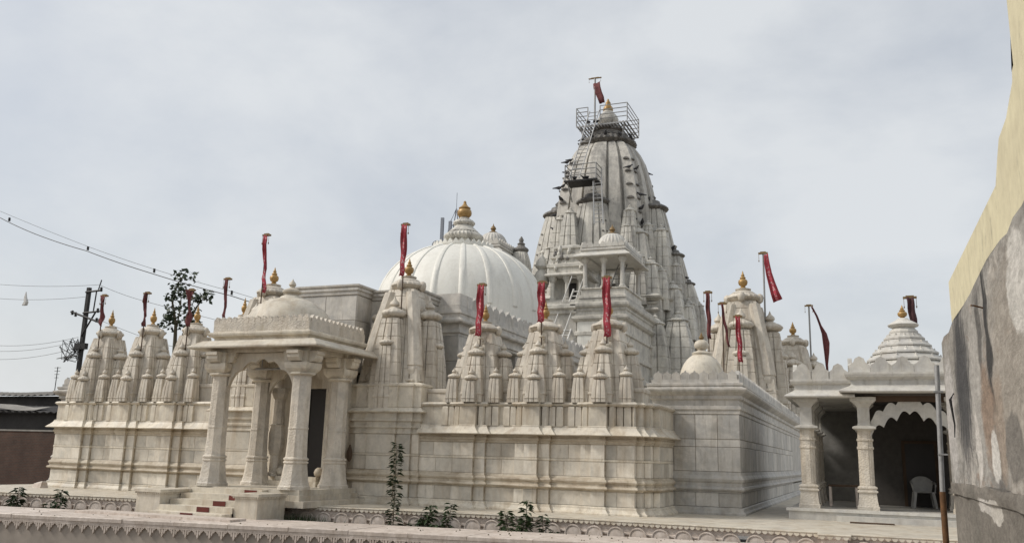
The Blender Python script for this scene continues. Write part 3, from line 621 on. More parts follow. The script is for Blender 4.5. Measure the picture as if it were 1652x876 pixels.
# porch dome
dc = (-14.30, 19.3); m = MB()
m.lathe([(1.22, 4.25), (1.22, 4.42)] + [(1.17*math.cos(a)**.9, 4.42 + .92*math.sin(a)) for a in [R_(k) for k in range(0, 78, 6)]], 40, dc); dm = pl(m, 'dome', CREAM, po, 40)
m = MB(); m.lathe([(.34, 5.28), (.30, 5.36), (.20, 5.40), (.18, 5.44), (.25, 5.49), (.25, 5.54), (.17, 5.58), (.07, 5.62), (.06, 5.65), (.10, 5.70), (.08, 5.76), (.03, 5.82), (.002, 5.88)], 20, dc); pl(m, 'finial', CREAM, po, 45)
# cusped bracket strips (toran) between the columns and a steel lamp rail
def toran(x0, x1, y, zs, zt, nc, parent, mat, off=(0, 0), axis='x', th=.10):
    poly = [(x0, zt)]; N_ = nc*8
    for k in range(N_+1):
        u = k/N_; arch = math.sin(u*math.pi)**.75; cusp = abs(math.sin(u*math.pi*nc)); z = zs + (zt-.12-zs)*arch*.92 + .085*(cusp - .5)
        poly.append((x0 + (x1-x0)*u, min(z, zt-.03)))
    poly.append((x1, zt)); m = MB(); n = len(poly)
    top = [(x, zt) for x, z in poly[1:-1]]; bot = poly[1:-1]
    def P(x, z, d): return (x-off[0], y+d-off[1], z) if axis == 'x' else (y+d-off[0], x-off[1], z)
    m.loft([[P(*p, 0) for p in bot], [P(*p, 0) for p in top], [P(*p, th) for p in top], [P(*p, th) for p in bot], [P(*p, 0) for p in bot]], False)
    return m.build('cusped_arch', mat, parent)
toran(-15.2, -13.2, 19.85, 2.85, 3.62, 5, po, CREAM, (PX, PY)); toran(-15.2, -13.2, 18.15, 2.90, 3.7, 5, po, CREAM, (PX, PY))
m = MB(); m.tube([(-15.2, 19.2, 3.42), (-13.3, 19.2, 3.42)], .03, 8); m.tube([(-15.0, 19.2, 3.42), (-15.0, 19.2, 3.9)], .015); m.tube([(-13.5, 19.2, 3.42), (-13.5, 19.2, 3.9)], .015); pl(m, 'lamp_rail', STEEL)

ho = empty('hanging_wreath', (-12.92, 20.53, 1.05), 'dried brown wreath hanging on the wall right of the porch columns', 'wreath')
m = MB(); m.lathe([(.02, 0), (.06, .06), (.085, .16), (.08, .27), (.05, .36), (.02, .45)], 10, lobes=5, amp=.25); m.build('bundle', WOOD, ho, 60)
# steps and pedestals
st = empty('entrance_steps', (0, 0, 0), 'white marble entrance steps with red strips, leading up to the porch', 'steps')
for k in range(5):
    z1 = .345 - .125*k; y0 = 17.70 - .34*k
    m = MB(); m.box(-15.66, -13.52, y0, 18.0 - .34*max(0, k-1) if k else 17.94, -.6, z1 - .001*k); m.build('step', CREAM, st)
    m = MB(); xr = -14.02 - .17*k; m.box(xr, xr+.36, y0-.012, y0-.002, z1-.122, z1-.012); m.build('red_strip', REDP, st)
m = MB(); m.box(-17.3, -12.8, 15.75, 16.30, -.6, -.205); m.build('landing_slab', PINK, st)
for x0, x1, lb in ((-16.42, -15.70, 'left'), (-13.50, -12.86, 'right')):
    o = empty('pedestal', ((x0+x1)/2, 17.4, 0), 'low marble pedestal at the %s side of the entrance steps' % lb, 'pedestal', 'pedestals of the entrance steps'); cx = (x0+x1)/2
    MB().box(x0-cx, x1-cx, -.68, .35, -.6, .20).build('block', CREAM, o)
    MB().box(x0-cx-.06, x1-cx+.06, -.74, .35, .235, .30).build('top_slab', CREAM, o)
    m = MB()
    for k in range(14): a = x0-cx-.04 + (x1-x0+.08)*k/14; m.box(a+.008, a+.045, -.72, -.66, .195, .235)
    for k in range(18): a = -.70 + 1.05*k/18; m.box(x1-cx-.02, x1-cx+.04, a+.01, a+.05, .195, .235)
    tag(m.build('dentil_row', CREAM, o), kind='stuff')

# ------------------------------------------------------------------ dome hall
dh = empty('dome_hall', (0, 0, 0), 'marble hall with pointed parapet carrying the big white dome', 'temple hall')
HX0, HX1, HY0, HY1 = -17.7, -11.0, 23.0, 36.5
plan = [(HX0, HY1), (HX0, HY0), (HX1, HY0), (HX1, HY1)]
MB().box(HX0+1.3, HX1-1.3, HY0+.3, HY1, 0, 5.2).build('inner_wall', GREYM, dh)
MB().box(HX0+.02, HX1-.02, HY0+.02, HY0+1.7, 0, 5.2).build('front_wall', JOINT, dh)
slabs(dh, HX0, HX1, HY0, 3.2, 4.0, .8, SLAB_G); slabs(dh, HX0, HX1, HY0, 4.0, 4.75, .8, SLAB_G); slabs_side(dh, HY0+.045, HY0+1.7, HX1, 3.2, 4.0, .8, SLAB_G); slabs_side(dh, HY0+.045, HY0+1.7, HX1, 4.0, 4.75, .8, SLAB_G)
MB().box(HX0+.1, HX1-.1, HY0+.1, HY1, 5.0, 5.62).build('roof', GREYM, dh)
MB().sweep(plan, [(-.25, 4.72), (.0, 4.75), (.0, 4.82), (.06, 4.84), (.06, 4.92), (.0, 4.94), (.0, 5.10), (.16, 5.13), (.18, 5.17), (.18, 5.22), (.06, 5.27), (.03, 5.30), (.03, 5.40), (.08, 5.42), (.08, 5.5), (.0, 5.52), (.0, 5.66), (-.14, 5.663), (-.14, 5.5)]).build('cornice', GREYM, dh)
for k in range(5):
    y = HY0 + 2.9 + k*2.4
    m = MB(); m.lathe([(.26, 0), (.26, .4), (.18, .5), (.17, 3.9), (.27, 4.1), (.38, 4.4), (.38, 4.72)], 8, (HX1-.3, y), rot=math.pi/8); m.build('verandah_column', GREYM, dh)
me = merlon_mesh(.56, .42, .12, GREYM, 1)
merlon_run(dh, me, (HX1-.07, HY0+.9), (HX1-.07, HY1), 5.66, .56)
MB().box(-12.4, HX1, HY0, HY0+.9, 5.664, 6.02).build('corner_block', GREYM, dh); 
# dome
do = empty('main_dome', (-14.35, 30.1, 5.6), 'big white ribbed dome with a gold finial in the middle of the roof', 'dome')
Rd = 3.32; zc = .98; HD = 2.72; DE = .86
m = MB(); prof = [(Rd, -.2), (Rd, zc)] + [(Rd*math.cos(a)**DE, zc + HD*math.sin(a)) for a in [R_(k) for k in range(4, 76, 4)]]
m.lathe(prof, 80); m.build('shell', DOMEW, do, 60)
rib = MB()
ringsA = []
for j in range(18):
    a = R_(j*4.05); r, z = Rd*math.cos(a)**DE, zc + HD*math.sin(a); w_ = .085*math.cos(a)**.6 + .012; nr, nz = math.cos(a), math.sin(a)
    ringsA.append([(r + nr*d_, s_, z + nz*d_) for d_, s_ in ((-.03, -w_*1.3), (.03, -w_), (.055, 0), (.03, w_), (-.03, w_*1.3))])
rib.loft(ringsA, False); rib_me = mesh_of(rib, DOMEW, 50)
for k in range(20): inst(rib_me, 'rib', do, (0, 0, 0), (1, 1, 1), 2*math.pi*k/20 + .13)
m = MB(); m.lathe([(1.18, 3.55), (1.22, 3.60), (1.22, 3.66), (1.0, 3.68), (.8, 3.7)], 48); cr_ = m.build('crown_ring', DOMEW, do, 40)
pt = merlon_mesh(.20, .20, .05, DOMEW, 0)
for k in range(32):
    a = 2*math.pi*k/32; inst(pt, 'petal', do, (1.17*math.cos(a), 1.17*math.sin(a), 3.62), (1, 1, 1), a + math.pi/2)
m = MB(); m.lathe([(.86, 3.66), (.72, 3.80), (.62, 3.9), (.66, 3.94)], 32, lobes=32, amp=.06); amalaka(m, .80, 3.92, .42, 96, 32); m.build('amalaka', TOWER, do, 50)
m = MB(); m.lathe([(.62, 4.30), (.50, 4.42), (.36, 4.55), (.33, 4.62)], 24); amalaka(m, .45, 4.58, .26, 64, 24); m.lathe([(.3, 4.83), (.2, 4.9), (.17, 4.93), (.2, 4.95)], 20); m.build('upper_amalaka', TOWER, do, 50)
m = MB(); m.lathe([(.16, 4.92), (.2, 4.95), (.27, 5.03), (.29, 5.12), (.27, 5.22), (.2, 5.29), (.235, 5.31), (.235, 5.335), (.15, 5.39), (.085, 5.47), (.055, 5.54), (.065, 5.57), (.03, 5.62), (.002, 5.64)], 24); m.build('kalasha', GOLD, do, 40)

# ------------------------------------------------------------------ plain corner blocks at both ends of the front
mer_s = merlon_mesh(.25, .24, .10, GREYM, 1)
def end_block(x0, x1, y0, y1, label, cut):
    o = empty('temple_end_block', (0, 0, 0), label, 'temple block')
    plan = [(x0, y1), (x0, y0), (x1, y0), (x1, y1)]
    MB().box(x0+.014, x1-.014, y0+.014, y1, 0, 3.0).build('wall_core', JOINT, o)
    MB().sweep(plan, [(.10, 0), (.10, .05), (.06, .09), (.045, .16), (.01, .19)]).build('base_moulding', GREYM, o)
    MB().sweep(plan, [(0, .54), (0, .585), (.06, .59), (.085, .63), (.07, .68), (.03, .70), (.03, .78), (.06, .82), (.075, .88), (.05, .93), (.02, .97), (.0, 1.06)]).build('roll_moulding', GREYM, o)
    MB().sweep(plan, [(0, 2.50), (.015, 2.52), (.015, 2.60), (.05, 2.63), (.05, 2.70), (.0, 2.73), (.0, 2.86), (.06, 2.90), (.06, 2.98), (.14, 3.03), (.20, 3.08), (.22, 3.12), (.22, 3.16), (.12, 3.18), (.10, 3.22), (.13, 3.24), (.13, 3.30), (.02, 3.32), (.02, 3.40), (-.10, 3.403), (-.10, 3.2)]).build('cornice', GREYM, o)
    MB().box(x0+.04, x1-.04, y0+.04, y1, 2.9, 3.26).build('roof', GREYM, o)
    rows = ((.19, .54), (1.06, 1.68), (1.68, 1.87), (1.87, 2.50))
    for z0, z1 in rows:
        slabs(o, x0, x1, y0, z0, z1, .60, SLAB_G, .008, .04, .05)
        slabs_side(o, y0+.045, cut, x1, z0, z1, .85 if z1-z0 > .3 else 1.2, SLAB_G, .009)
    MB().box(x1-.03, x1, cut, y1, .19, 2.5).build('rear_wall_face', GREYM, o)
    merlon_run(o, mer_s, (x0+.03, y0+.04), (x1-.03, y0+.04), 3.40, .25); merlon_run(o, mer_s, (x1-.04, y0+.1), (x1-.04, min(y1, y0+26)), 3.40, .25)
    return o
end_block(-5.22, -2.98, 23.0, 64.0, 'plain grey marble corner block with crenellated parapet, right of the wings', 40.0)
end_block(-26.45, -24.0, 22.9, 34.0, 'crenellated marble corner block at the far left end', 27.0)
sd_ = empty('small_roof_dome', (-4.12, 24.3, 3.26), 'small stone dome with ball finial on the right corner block', 'dome')
m = MB(); m.lathe([(.66, 0), (.66, .18)] + [(.62*math.cos(R_(a)), .20 + .80*math.sin(R_(a))) for a in range(0, 72, 8)], 32); m.build('shell', CREAM, sd_, 45)
m = MB(); m.lathe([(.26, .92), (.28, .98), (.22, 1.02), (.13, 1.05), (.11, 1.08), (.19, 1.14), (.21, 1.22), (.17, 1.31), (.08, 1.36)], 20); m.build('ball', CREAM, sd_, 50)
m = MB(); kalasha(m, .07, 1.34, .24); m.build('bud', DARKGOLD, sd_, 50)

# shrines of the right hand row, seen over the corner block
for k, (x, y, z, sc, lb) in enumerate([(-4.85, 40.0, 3.26, 1.53, 'large marble spire rising behind the corner block at right'), (-4.0, 58.0, 3.26, 1.62, 'farther marble spire behind the right corner block, nearest the pavilion')]):
    o = copy_tree(bs); o.location = (x, y, z); o.scale = (sc, sc, sc); tag(o, lb, 'shrine spire', 'spires of the right hand row')
    MB().box(-1.2, 1.2, -1.2, 1.2, -.1, .02).build('base_slab', SPIREM, o)

# ------------------------------------------------------------------ main tower
mt = empty('main_temple_tower', (-14.35, 51.0, 0), 'tallest weathered marble tower of the temple with clustered half spires', 'temple tower')
TSIDE = [(-.80, -.80), (-.57, -.83), (-.555, -.77), (-.525, -.77), (-.51, -.90), (-.28, -.93), (-.265, -.86), (-.235, -.86), (-.22, -.98), (0, -1.01), (.22, -.98), (.235, -.86), (.265, -.86), (.28, -.93), (.51, -.90), (.525, -.77), (.555, -.77), (.57, -.83)]
TPLAN = []
for k in range(4):
    c_, s_ = round(math.cos(k*math.pi/2)), round(math.sin(k*math.pi/2)); TPLAN += [(x*c_ - y*s_, x*s_ + y*c_) for x, y in TSIDE]
base_plan = [(x*4.7, y*4.7) for x, y in RATHA]
prof = [(0.3, 0), (.3, .6), (.1, .8), (.25, 1.1), (.0, 1.4)]
z = 1.4
while z < 9.2:
    prof += [(0, z), (0, z+.75), (.14, z+.80), (.22, z+.9), (.14, z+1.0), (.0, z+1.05), (.0, z+1.2), (.1, z+1.25), (.1, z+1.35), (0, z+1.4)]; z += 1.45
prof += [(.35, z+.1), (.4, z+.2), (0, z+.4), (-1.2, z+.9)]
MB().sweep(base_plan, prof, True).build('base_walls', TOWER, mt)
TP = [(3.42, 9.4), (3.38, 12.0), (3.27, 14.5), (3.12, 16.2), (2.95, 17.4), (2.73, 18.4), (2.44, 19.4), (2.1, 20.1), (1.78, 20.55), (1.5, 20.75)]
m = MB(); m.tower(TPLAN, TP); sp_ = m.build('spire', TOWERTOP, mt)
def t_at(prof, z):
    for (a, za), (b, zb) in zip(prof, prof[1:]):
        if za <= z <= zb: return a + (b-a)*(z-za)/(zb-za)
    return prof[-1][0]
led = mesh_of(MB().extrude([(-.24, 0), (.24, 0), (.22, .06), (.10, .11), (-.10, .11), (-.22, .06)], (0, -.11, 0), (1, 0, 0), (0, 0, 1), (0, .25, 0)), GRIME)
LEDGES = []
for cx_, cy_, rz in ((-.69, -.815, 0), (.69, -.815, 0), (.815, -.69, math.pi/2), (.815, .69, math.pi/2), (-.815, -.69, -math.pi/2)):
    for k in range(10):
        z = 11.3 + k*.88; s_ = t_at(TP, z); inst(led, 'ledge', sp_, (cx_*s_, cy_*s_, z), (s_/3.3*.95, 1, 1), rz); LEDGES.append((-14.35 + cx_*s_*1.05, 51 + cy_*s_*1.05, z+.11))
m = MB(); m.lathe([(1.45, 20.7), (1.32, 20.85), (1.4, 20.95)], 32); amalaka(m, 1.86, 20.55, .85, 128, 32); m.build('amalaka', GRIME, mt, 50)
m = MB(); m.lathe([(1.35, 21.35), (1.05, 21.7), (.9, 21.8), (1.0, 21.95), (.95, 22.1), (.5, 22.2)], 40, lobes=20, amp=.05); m.build('upper_disc', GRIME, mt, 50)
m = MB(); m.lathe([(.5, 22.15), (.56, 22.3), (.66, 22.5), (.68, 22.7), (.58, 22.95), (.4, 23.15), (.3, 23.3)], 28); m.build('finial_bulb', TOWER, mt, 50)
m = MB(); m.lathe([(.28, 23.28), (.33, 23.36), (.3, 23.55), (.2, 23.68), (.16, 23.8), (.18, 23.86), (.1, 24.0), (.06, 24.12), (.002, 24.2)], 20); m.build('kalasha', GOLD, mt, 50)
def half_spire(name, c, hw, z0, z1, topk, crown=GRIME, ledges=0):
    prof = curve_prof(hw, hw*topk, z0, z1, 12, 2.0); m = MB(); m.tower(TPLAN if hw > 1.1 else SOFT, prof if hw > 1.1 else coursed(prof, .6, .02, .02), c); o = m.build(name, TOWER, mt)
    k = MB(); r = hw*topk*1.25; amalaka(k, r, z1-.03, r*.42, 96, 24, c); k.lathe([(r*.6, z1+r*.36), (r*.5, z1+r*.6), (r*.25, z1+r*.7), (r*.3, z1+r*.85), (r*.05, z1+r*1.1)], 16, c); k.build('crown', crown, o, 50)
    if ledges:
        for cx_, cy_, rz in ((.69, -.815, 0), (-.69, -.815, 0), (.815, -.69, math.pi/2), (.815, .69, math.pi/2)):
            for j in range(ledges):
                z = z0 + (z1-z0)*(.12 + .8*j/ledges); s_ = t_at(prof, z); inst(led, 'ledge', o, (c[0] + cx_*s_, c[1] + cy_*s_, z), (s_/4.2, .5, .55), rz)
    return o
half_spire('half_spire', (-.1, -2.7), 1.75, 9.5, 16.2, .50, GRIME, 8); half_spire('half_spire', (2.75, 0), 1.85, 9.5, 16.3, .48, GRIME, 8); half_spire('half_spire', (-3.15, 0), 1.9, 9.5, 16.35, .48, GRIME, 8)
half_spire('half_spire', (4.1, 0), 1.25, 8.8, 13.35, .46); half_spire('half_spire', (4.85, 0), 1.0, 8.4, 11.6, .46); half_spire('half_spire', (-4.3, 0), 1.2, 8.8, 13.0, .46)
for c, hw, z0, z1 in (((2.55, -2.55), 1.05, 9.4, 14.2), ((-2.55, -2.55), 1.05, 9.4, 13.6), ((2.6, 2.6), 1.05, 9.4, 14.0), ((3.4, -3.1), .85, 8.4, 12.2), ((4.5, -2.2), .85, 8.0, 10.9), ((4.6, 2.4), .9, 8.0, 11.2), ((5.2, -1.2), .62, 7.6, 10.2), ((3.0, -1.9), .55, 12.2, 14.9), ((2.1, -3.2), .5, 12.4, 14.6), ((.0, -4.2), .9, 9.5, 12.9), ((2.15, -2.9), .62, 11.0, 15.6), ((-2.2, -2.7), .62, 11.0, 15.4), ((3.7, -1.5), .72, 9.4, 14.6), ((4.5, -1.25), .55, 9.0, 12.5), ((5.6, 0), .5, 8.2, 10.3), ((-3.5, -1.9), .62, 9.4, 13.6), ((-4.4, -1.3), .55, 9.0, 12.2), ((3.6, 1.6), .7, 9.4, 14.4), ((1.2, -3.9), .5, 11.0, 13.9), ((4.0, -2.9), .5, 9.6, 11.9), ((5.3, -2.0), .5, 8.0, 9.9), ((2.9, -3.7), .55, 9.8, 12.6)):
    half_spire('corner_spire', c, hw, z0, z1, .5, TOWER)
half_spire('corner_spire', (4.95, -3.1), 1.02, 5.6, 8.9, .5, TOWER); half_spire('corner_spire', (3.9, -4.2), .9, 5.6, 8.6, .5, TOWER)
half_spire('slender_spire', (-1.15, -4.0), .62, 12.2, 15.4, .5, TOWER)
for c in ((4.95, -3.1), (3.9, -4.2)):
    MB().sweep([(c[0]-.95, c[1]+1.5), (c[0]-.95, c[1]-.9), (c[0]+.95, c[1]-.9), (c[0]+.95, c[1]+1.5)], [(.15, 0), (.15, .5), (0, .7), (0, 3.2), (.15, 3.3), (.15, 3.5), (0, 3.6), (0, 5.3), (.2, 5.4), (.2, 5.55), (-.2, 5.8)]).build('buttress', TOWER, mt)
# service platforms, ladders and flag of the tower
def railing(parent, pts, h, rails=4, r=.035):
    m = MB()
    for p in pts: m.tube([p, (p[0], p[1], p[2]+h)], r, 6)
    for k in range(1, rails+1):
        for a, b in zip(pts, pts[1:]): m.tube([(a[0], a[1], a[2]+h*k/rails), (b[0], b[1], b[2]+h*k/rails)], r*.8, 6)
    return m.build('railing', STEEL, parent)
def ladder(parent, p, q, wid, n, r=.035, wd=(1, 0, 0), mat=STEEL):
    p, q, wd = Vector(p), Vector(q), Vector(wd).normalized(); m = MB()
    for s_ in (-.5, .5): m.tube([p + wd*wid*s_, q + wd*wid*s_], r, 6)
    for k in range(n): c = p.lerp(q, (k+.5)/n); m.tube([c - wd*wid/2, c + wd*wid/2], r*.7, 5)
    return m.build('ladder', mat, parent)
pf = empty('summit_platform', (-14.35, 51.0, 21.9), 'grey steel service platform with railing round the tower summit', 'platform')
for k in range(17):
    x = -1.62 + k*.2; 
    if abs(x) > .8: MB().box(x-.05, x+.05, -1.5, 1.5, 0, .04).build('deck_plank', STEEL, pf)
    else:
        for a_, b_ in ((-1.5, -.8), (.8, 1.5)): MB().box(x-.05, x+.05, a_, b_, 0, .04).build('deck_plank', STEEL, pf)
for y in (-1.5, -.8, .8, 1.46): MB().box(-1.66, 1.66, y, y+.05, -.07, -.002).build('joist', STEEL, pf)
railing(pf, [(-.9, -1.5, .06), (-1.65, -1.5, .06), (-1.65, 1.5, .06), (1.65, 1.5, .06), (1.65, -1.5, .06), (-.1, -1.5, .06)], 1.15)
for sx in (-1.3, 1.3):
    for sy in (-1.2, 1.2): MB().tube([(sx*1.1, sy*1.1, 0), (sx*.9, sy*.9, -1.2)], .05, 6).build('strut', STEEL, pf)
ladder(pf, (-.45, -1.55, .9), (-.95, -4.0, -4.3), .62, 18)
lp_ = empty('lower_service_platform', (-14.75, 46.95, 17.3), 'small steel landing halfway up the tower ladder', 'platform')
MB().box(-1.0, 1.0, -.5, .75, -.05, .04).build('deck', BLACKM, lp_); railing(lp_, [(.95, .7, .04), (.95, -.45, .04), (-.95, -.45, .04), (-.95, .7, .04)], .95, 3)
for sx in (-.8, .8): MB().tube([(sx, -.4, -.05), (sx, .5, -1.0)], .04, 6).build('strut', STEEL, lp_)
ladder(lp_, (.95, -.2, .1), (2.0, -3.4, -3.6), .5, 12)

# ------------------------------------------------------------------ flags
def flagpole(x, y, z0, z1, label, path, wid, mat=FLAG, wdir=(1, -.25, 0), r=.018, bar_w=.26, group='temple flags', polemat=None, lean=(0, 0)):
    o = empty('flagpole', (x, y, z0), label, 'flag', group); h = z1-z0
    m = MB(); m.tube([(0, 0, 0), (lean[0], lean[1], h)], r, 8); m.build('pole', polemat or WOOD, o)
    m = MB(); m.box(-bar_w/2 + lean[0], bar_w/2 + lean[0], -.05 + lean[1], .05 + lean[1], h-.02, h+.03).box(-bar_w*.3 + lean[0], bar_w*.3 + lean[0], -.035 + lean[1], .035 + lean[1], h+.03, h+.06)
    for sx in (-.45, .45): m.tube([(bar_w*sx + lean[0], -.04, h-.02), (bar_w*sx + lean[0], -.04, h-.26)], .006, 4); m.tube([(bar_w*sx + lean[0], -.04, h-.24), (bar_w*sx + lean[0], -.04, h-.29)], [.02, .012], 6)
    m.build('crossbar', DARKGOLD, o)
    m = MB(); m.strip([(p[0] + lean[0], p[1] - .06 + lean[1], h + p[2]) for p in path], wid, wdir); f = m.build('flag', mat, o, 180)
    so = f.modifiers.new('s', 'SOLIDIFY'); so.thickness = .008
    return o
def drop(L, n=10, sway=(0, 0), wob=.015): return [(sway[0]*(k/n)**1.3 + wob*math.sin(k*1.3), sway[1]*(k/n) + wob*math.cos(k*1.7), -L*k/n) for k in range(n+1)]
wl = ['right wing flag nearest the large spire, long red banner hanging straight', 'long red banner on the middle spire of the right wing', 'long red banner slanting on the last spire of the right wing']
for k, (x, z1, L, sw) in enumerate([(-9.34, 5.76, 1.38, (-.02, -.05)), (-7.62, 5.74, 1.05, (.01, -.04)), (-5.88, 5.78, 1.52, (.06, -.08))]):
    flagpole(x, 20.86, 4.05, z1, wl[k], drop(L, 12, sw), .20, FLAG, (1, -.1, 0))
    b = empty('pole_bracket', (x, 20.9, 4.0), ['stone bracket holding the flagpole nearest the large spire', 'stone bracket holding the flagpole of the middle right spire', 'stone bracket holding the flagpole of the last right spire'][k], 'bracket', 'flagpole brackets')
    m = MB(); m.lathe([(.03, 0), (.07, .04), (.075, .09), (.045, .12), (.045, .3), (.08, .33), (.08, .37)], 8); m.box(-.045, .045, 0, .35, .28, .36); m.box(-.045, .045, 0, .35, .03, .10); m.build('cup', CREAM, b, 40)
ll = ['twisted red flag on the far left spire of the left wing', 'twisted red flag on the middle spire of the left wing', 'twisted red flag on the left wing spire nearest the porch']
for k, (x, z1) in enumerate([(-22.90, 6.08), (-21.08, 6.08), (-19.30, 6.10)]):
    pth = drop(1.0 + .08*k, 10, (.10, -.03), .02); wd = [(math.cos(j*.42 + k), -math.sin(j*.42 + k)*.6, 0) for j in range(11)]
    flagpole(x, 20.95, 4.15, z1, ll[k], pth, [.26, .22, .16, .12, .10, .12, .16, .20, .22, .2, .14], FLAG2, wd)
flagpole(-18.06, 21.1, 4.3, 6.42, 'thin red flag between the left wing and the porch roof', drop(1.25, 10, (.05, 0), .02), [.18, .15, .12, .08, .07, .08, .09, .1, .12, .13, .1], FLAG2)
flagpole(-16.62, 20.95, 5.2, 7.68, 'tall red flag on the large spire behind the porch', drop(1.8, 12, (.16, -.02), .02), [.20, .2, .16, .14, .11, .1, .11, .13, .16, .19, .2, .2, .18], FLAG, (1, -.2, 0))
flagpole(-11.85, 21.0, 5.2, 7.66, 'tall red flag on the large spire right of the porch', drop(1.5, 12, (.02, -.03), .012), .20, FLAG, (1, -.15, 0))
fa = flagpole(-2.84, 29.0, 5.6, 8.1, 'red flag blown to the right beside the large right spire', [(.1, 0, -.05), (.12, 0, -.35), (.17, 0, -.7), (.24, 0, -1.0), (.33, 0, -1.35), (.42, 0, -1.62)], [.14, .18, .2, .22, .26, .3], FLAG, (1, -.1, .35), .03, .3, polemat=STEEL)
fb = flagpole(-1.94, 38.0, 5.4, 7.85, 'dark red flag drooping in a loop beside the farther right spire', [(.12, 0, -.05), (.3, 0, -.45), (.42, 0, -.85), (.56, 0, -1.2), (.62, 0, -1.6), (.62, 0, -2.0), (.6, 0, -2.5), (.62, 0, -2.9)], [.07, .09, .10, .20, .26, .2, .10, .07], FLAG2, (1, -.1, .1), .035, .34, polemat=STEEL)
for o, k in ((fa, 1.379), (fb, 1.526)): l_ = o.location; o.location = (l_[0]*k, l_[1]*k, 1.25 + (l_[2]-1.25)*k); o.scale = (k, k, k)
for k, (x, z0, z1, lb) in enumerate([(-4.19, 3.3, 6.28, 'faded banner left of three thin flags behind the small dome'), (-3.77, 3.3, 5.92, 'slack narrow banner, middle of three flags behind the small dome'), (-3.33, 3.3, 5.52, 'bright red banner, right of three flags behind the small dome')]):
    flagpole(x, 26.0, z0, z1, lb, drop((1.4, 1.3, 1.35)[k], 10, ((.03, .18, .06)[k], 0), .015), (.12, .07, .14)[k], (FLAG2, FLAG2, FLAG)[k], (1, -.1, 0))
flagpole(-15.0, 50.2, 21.9, 25.35, 'dark red banner at the very top of the main tower', [(.12, 0, -.35), (.16, 0, -.7), (.26, 0, -1.05), (.40, 0, -1.4), (.5, 0, -1.8)], [.5, .5, .48, .45, .36], FLAG2, (1, -.2, .1), .06, .85, polemat=STEEL)

# ------------------------------------------------------------------ rear hall, balcony porch, roof kiosks (chhatris)
rh = empty('rear_hall', (0, 0, 0), 'white marble hall between the dome and the main tower', 'temple hall')
MB().box(-18.2, -13.0, 40.6, 49, 0, 8.9).build('core', TOWER, rh)
MB().sweep([(-18.2, 47), (-18.2, 40.5), (-12.95, 40.5)], [(.0, 4), (0, 8.3), (.1, 8.35), (.1, 8.5), (.25, 8.6), (.25, 8.75), (.05, 8.85), (.05, 8.95), (-.5, 9.0)]).build('cornice', TOWER, rh)
bl = [(-12.98, 46.0), (-12.98, 40.5), (-10.52, 40.5), (-10.52, 46.5)]
MB().sweep(bl, [(.1, 0), (.1, 3.2), (.0, 3.4), (.0, 3.9), (.12, 4.0), (.12, 4.15), (0, 4.25), (0, 5.0), (.1, 5.1), (.1, 5.3), (0, 5.4), (0, 6.1), (.1, 6.15), (.1, 6.35), (0, 6.4), (.0, 7.2), (.08, 7.25), (.08, 7.4), (0, 7.45), (0, 7.9)]).build('side_bay', TOWER, rh)
MB().box(-12.9, -10.6, 40.46, 40.52, 6.2, 8.2).build('white_panel', DOMEW, rh)
MB().sweep(bl, [(0, 7.9), (.12, 7.95), (.2, 8.05), (.2, 8.15), (.05, 8.22), (.05, 8.4), (.1, 8.45), (.1, 8.55), (.22, 8.62), (.25, 8.7), (.25, 8.8), (.1, 8.88), (.1, 9.05), (-.6, 9.07)]).build('bay_cornice', TOWER, rh)
MB().box(-12.9, -10.6, 40.6, 46.4, 8.5, 9.05).build('bay_roof', TOWER, rh)
# little balcony porch in front of the spires
bp = empty('balcony_porch', (-14.25, 43.0, 8.9), 'carved balcony porch on two pillars below the main tower', 'balcony')
MB().box(-1.05, 1.0, -.4, 2.0, 0, .55).build('floor', TOWER, bp)
for x in (-.8, .0, .75):
    m = MB(); m.lathe([(.18, .55), (.18, .7), (.12, .75), (.11, 1.5), (.17, 1.6), (.24, 1.75), (.24, 1.85)], 8, (x, -.2)); m.build('pillar', TOWER, bp)
MB().box(-.95, .9, .5, 1.9, .55, 1.9).build('back_wall', TOWER, bp); MB().box(-.32, .3, .46, .52, .56, 1.6).build('opening', DOORM, bp)
MB().sweep([(-1.0, 2), (-1.0, -.35), (.95, -.35), (.95, 2)], [(-.3, 1.8), (.15, 1.84), (.18, 1.9), (.15, 1.98), (0, 2.05), (0, 2.3), (.08, 2.34), (.08, 2.5), (-.15, 2.6), (-.15, 2.8), (-.05, 2.85), (-.05, 3.0), (-.3, 3.1), (-.3, 3.35), (-.2, 3.4), (-.2, 3.5), (-.7, 3.7)]).build('carved_roof', TOWER, bp)
for k in range(16):
    x = random.uniform(-.9, .85); zz = random.uniform(2.1, 3.3); y = -.38 + (zz-2.1)*.25; m = MB(); r = random.uniform(.09, .16)
    m.lathe([(r*.6, 0), (r, r*.7), (r*.8, r*1.5), (r*.5, r*1.9), (r*.55, r*2.3), (r*.2, r*2.8)], 8, (x, y)); q = m.build('figure', GRIME if k % 3 == 0 else TOWER, bp, 60); q.location = (0, 0, zz)
half = MB(); half.lathe([(.3, 0), (.42, .3), (.45, .6), (.3, .9), (.2, 1.05), (.35, 1.2), (.3, 1.5), (.1, 1.8), (.02, 2.0)], 12, (-1.55, .1)); half.build('corner_urn', TOWER, bp, 50).location = (0, 0, 1.3)
ladr = empty('roof_stair', (0, 0, 0), 'steep white steel stair leaning up to the balcony porch', 'stair')
ladder(ladr, (-13.27, 41.9, 9.85), (-13.75, 39.6, 6.0), .62, 14, .05, (1, 0, 0), PLASTIC); 
m = MB(); m.tube([(-13.62, 41.7, 10.5), (-14.10, 39.4, 6.7)], .03, 6); m.tube([(-12.95, 41.7, 10.5), (-13.43, 39.4, 6.7)], .03, 6); m.build('handrail', PLASTIC, ladr)
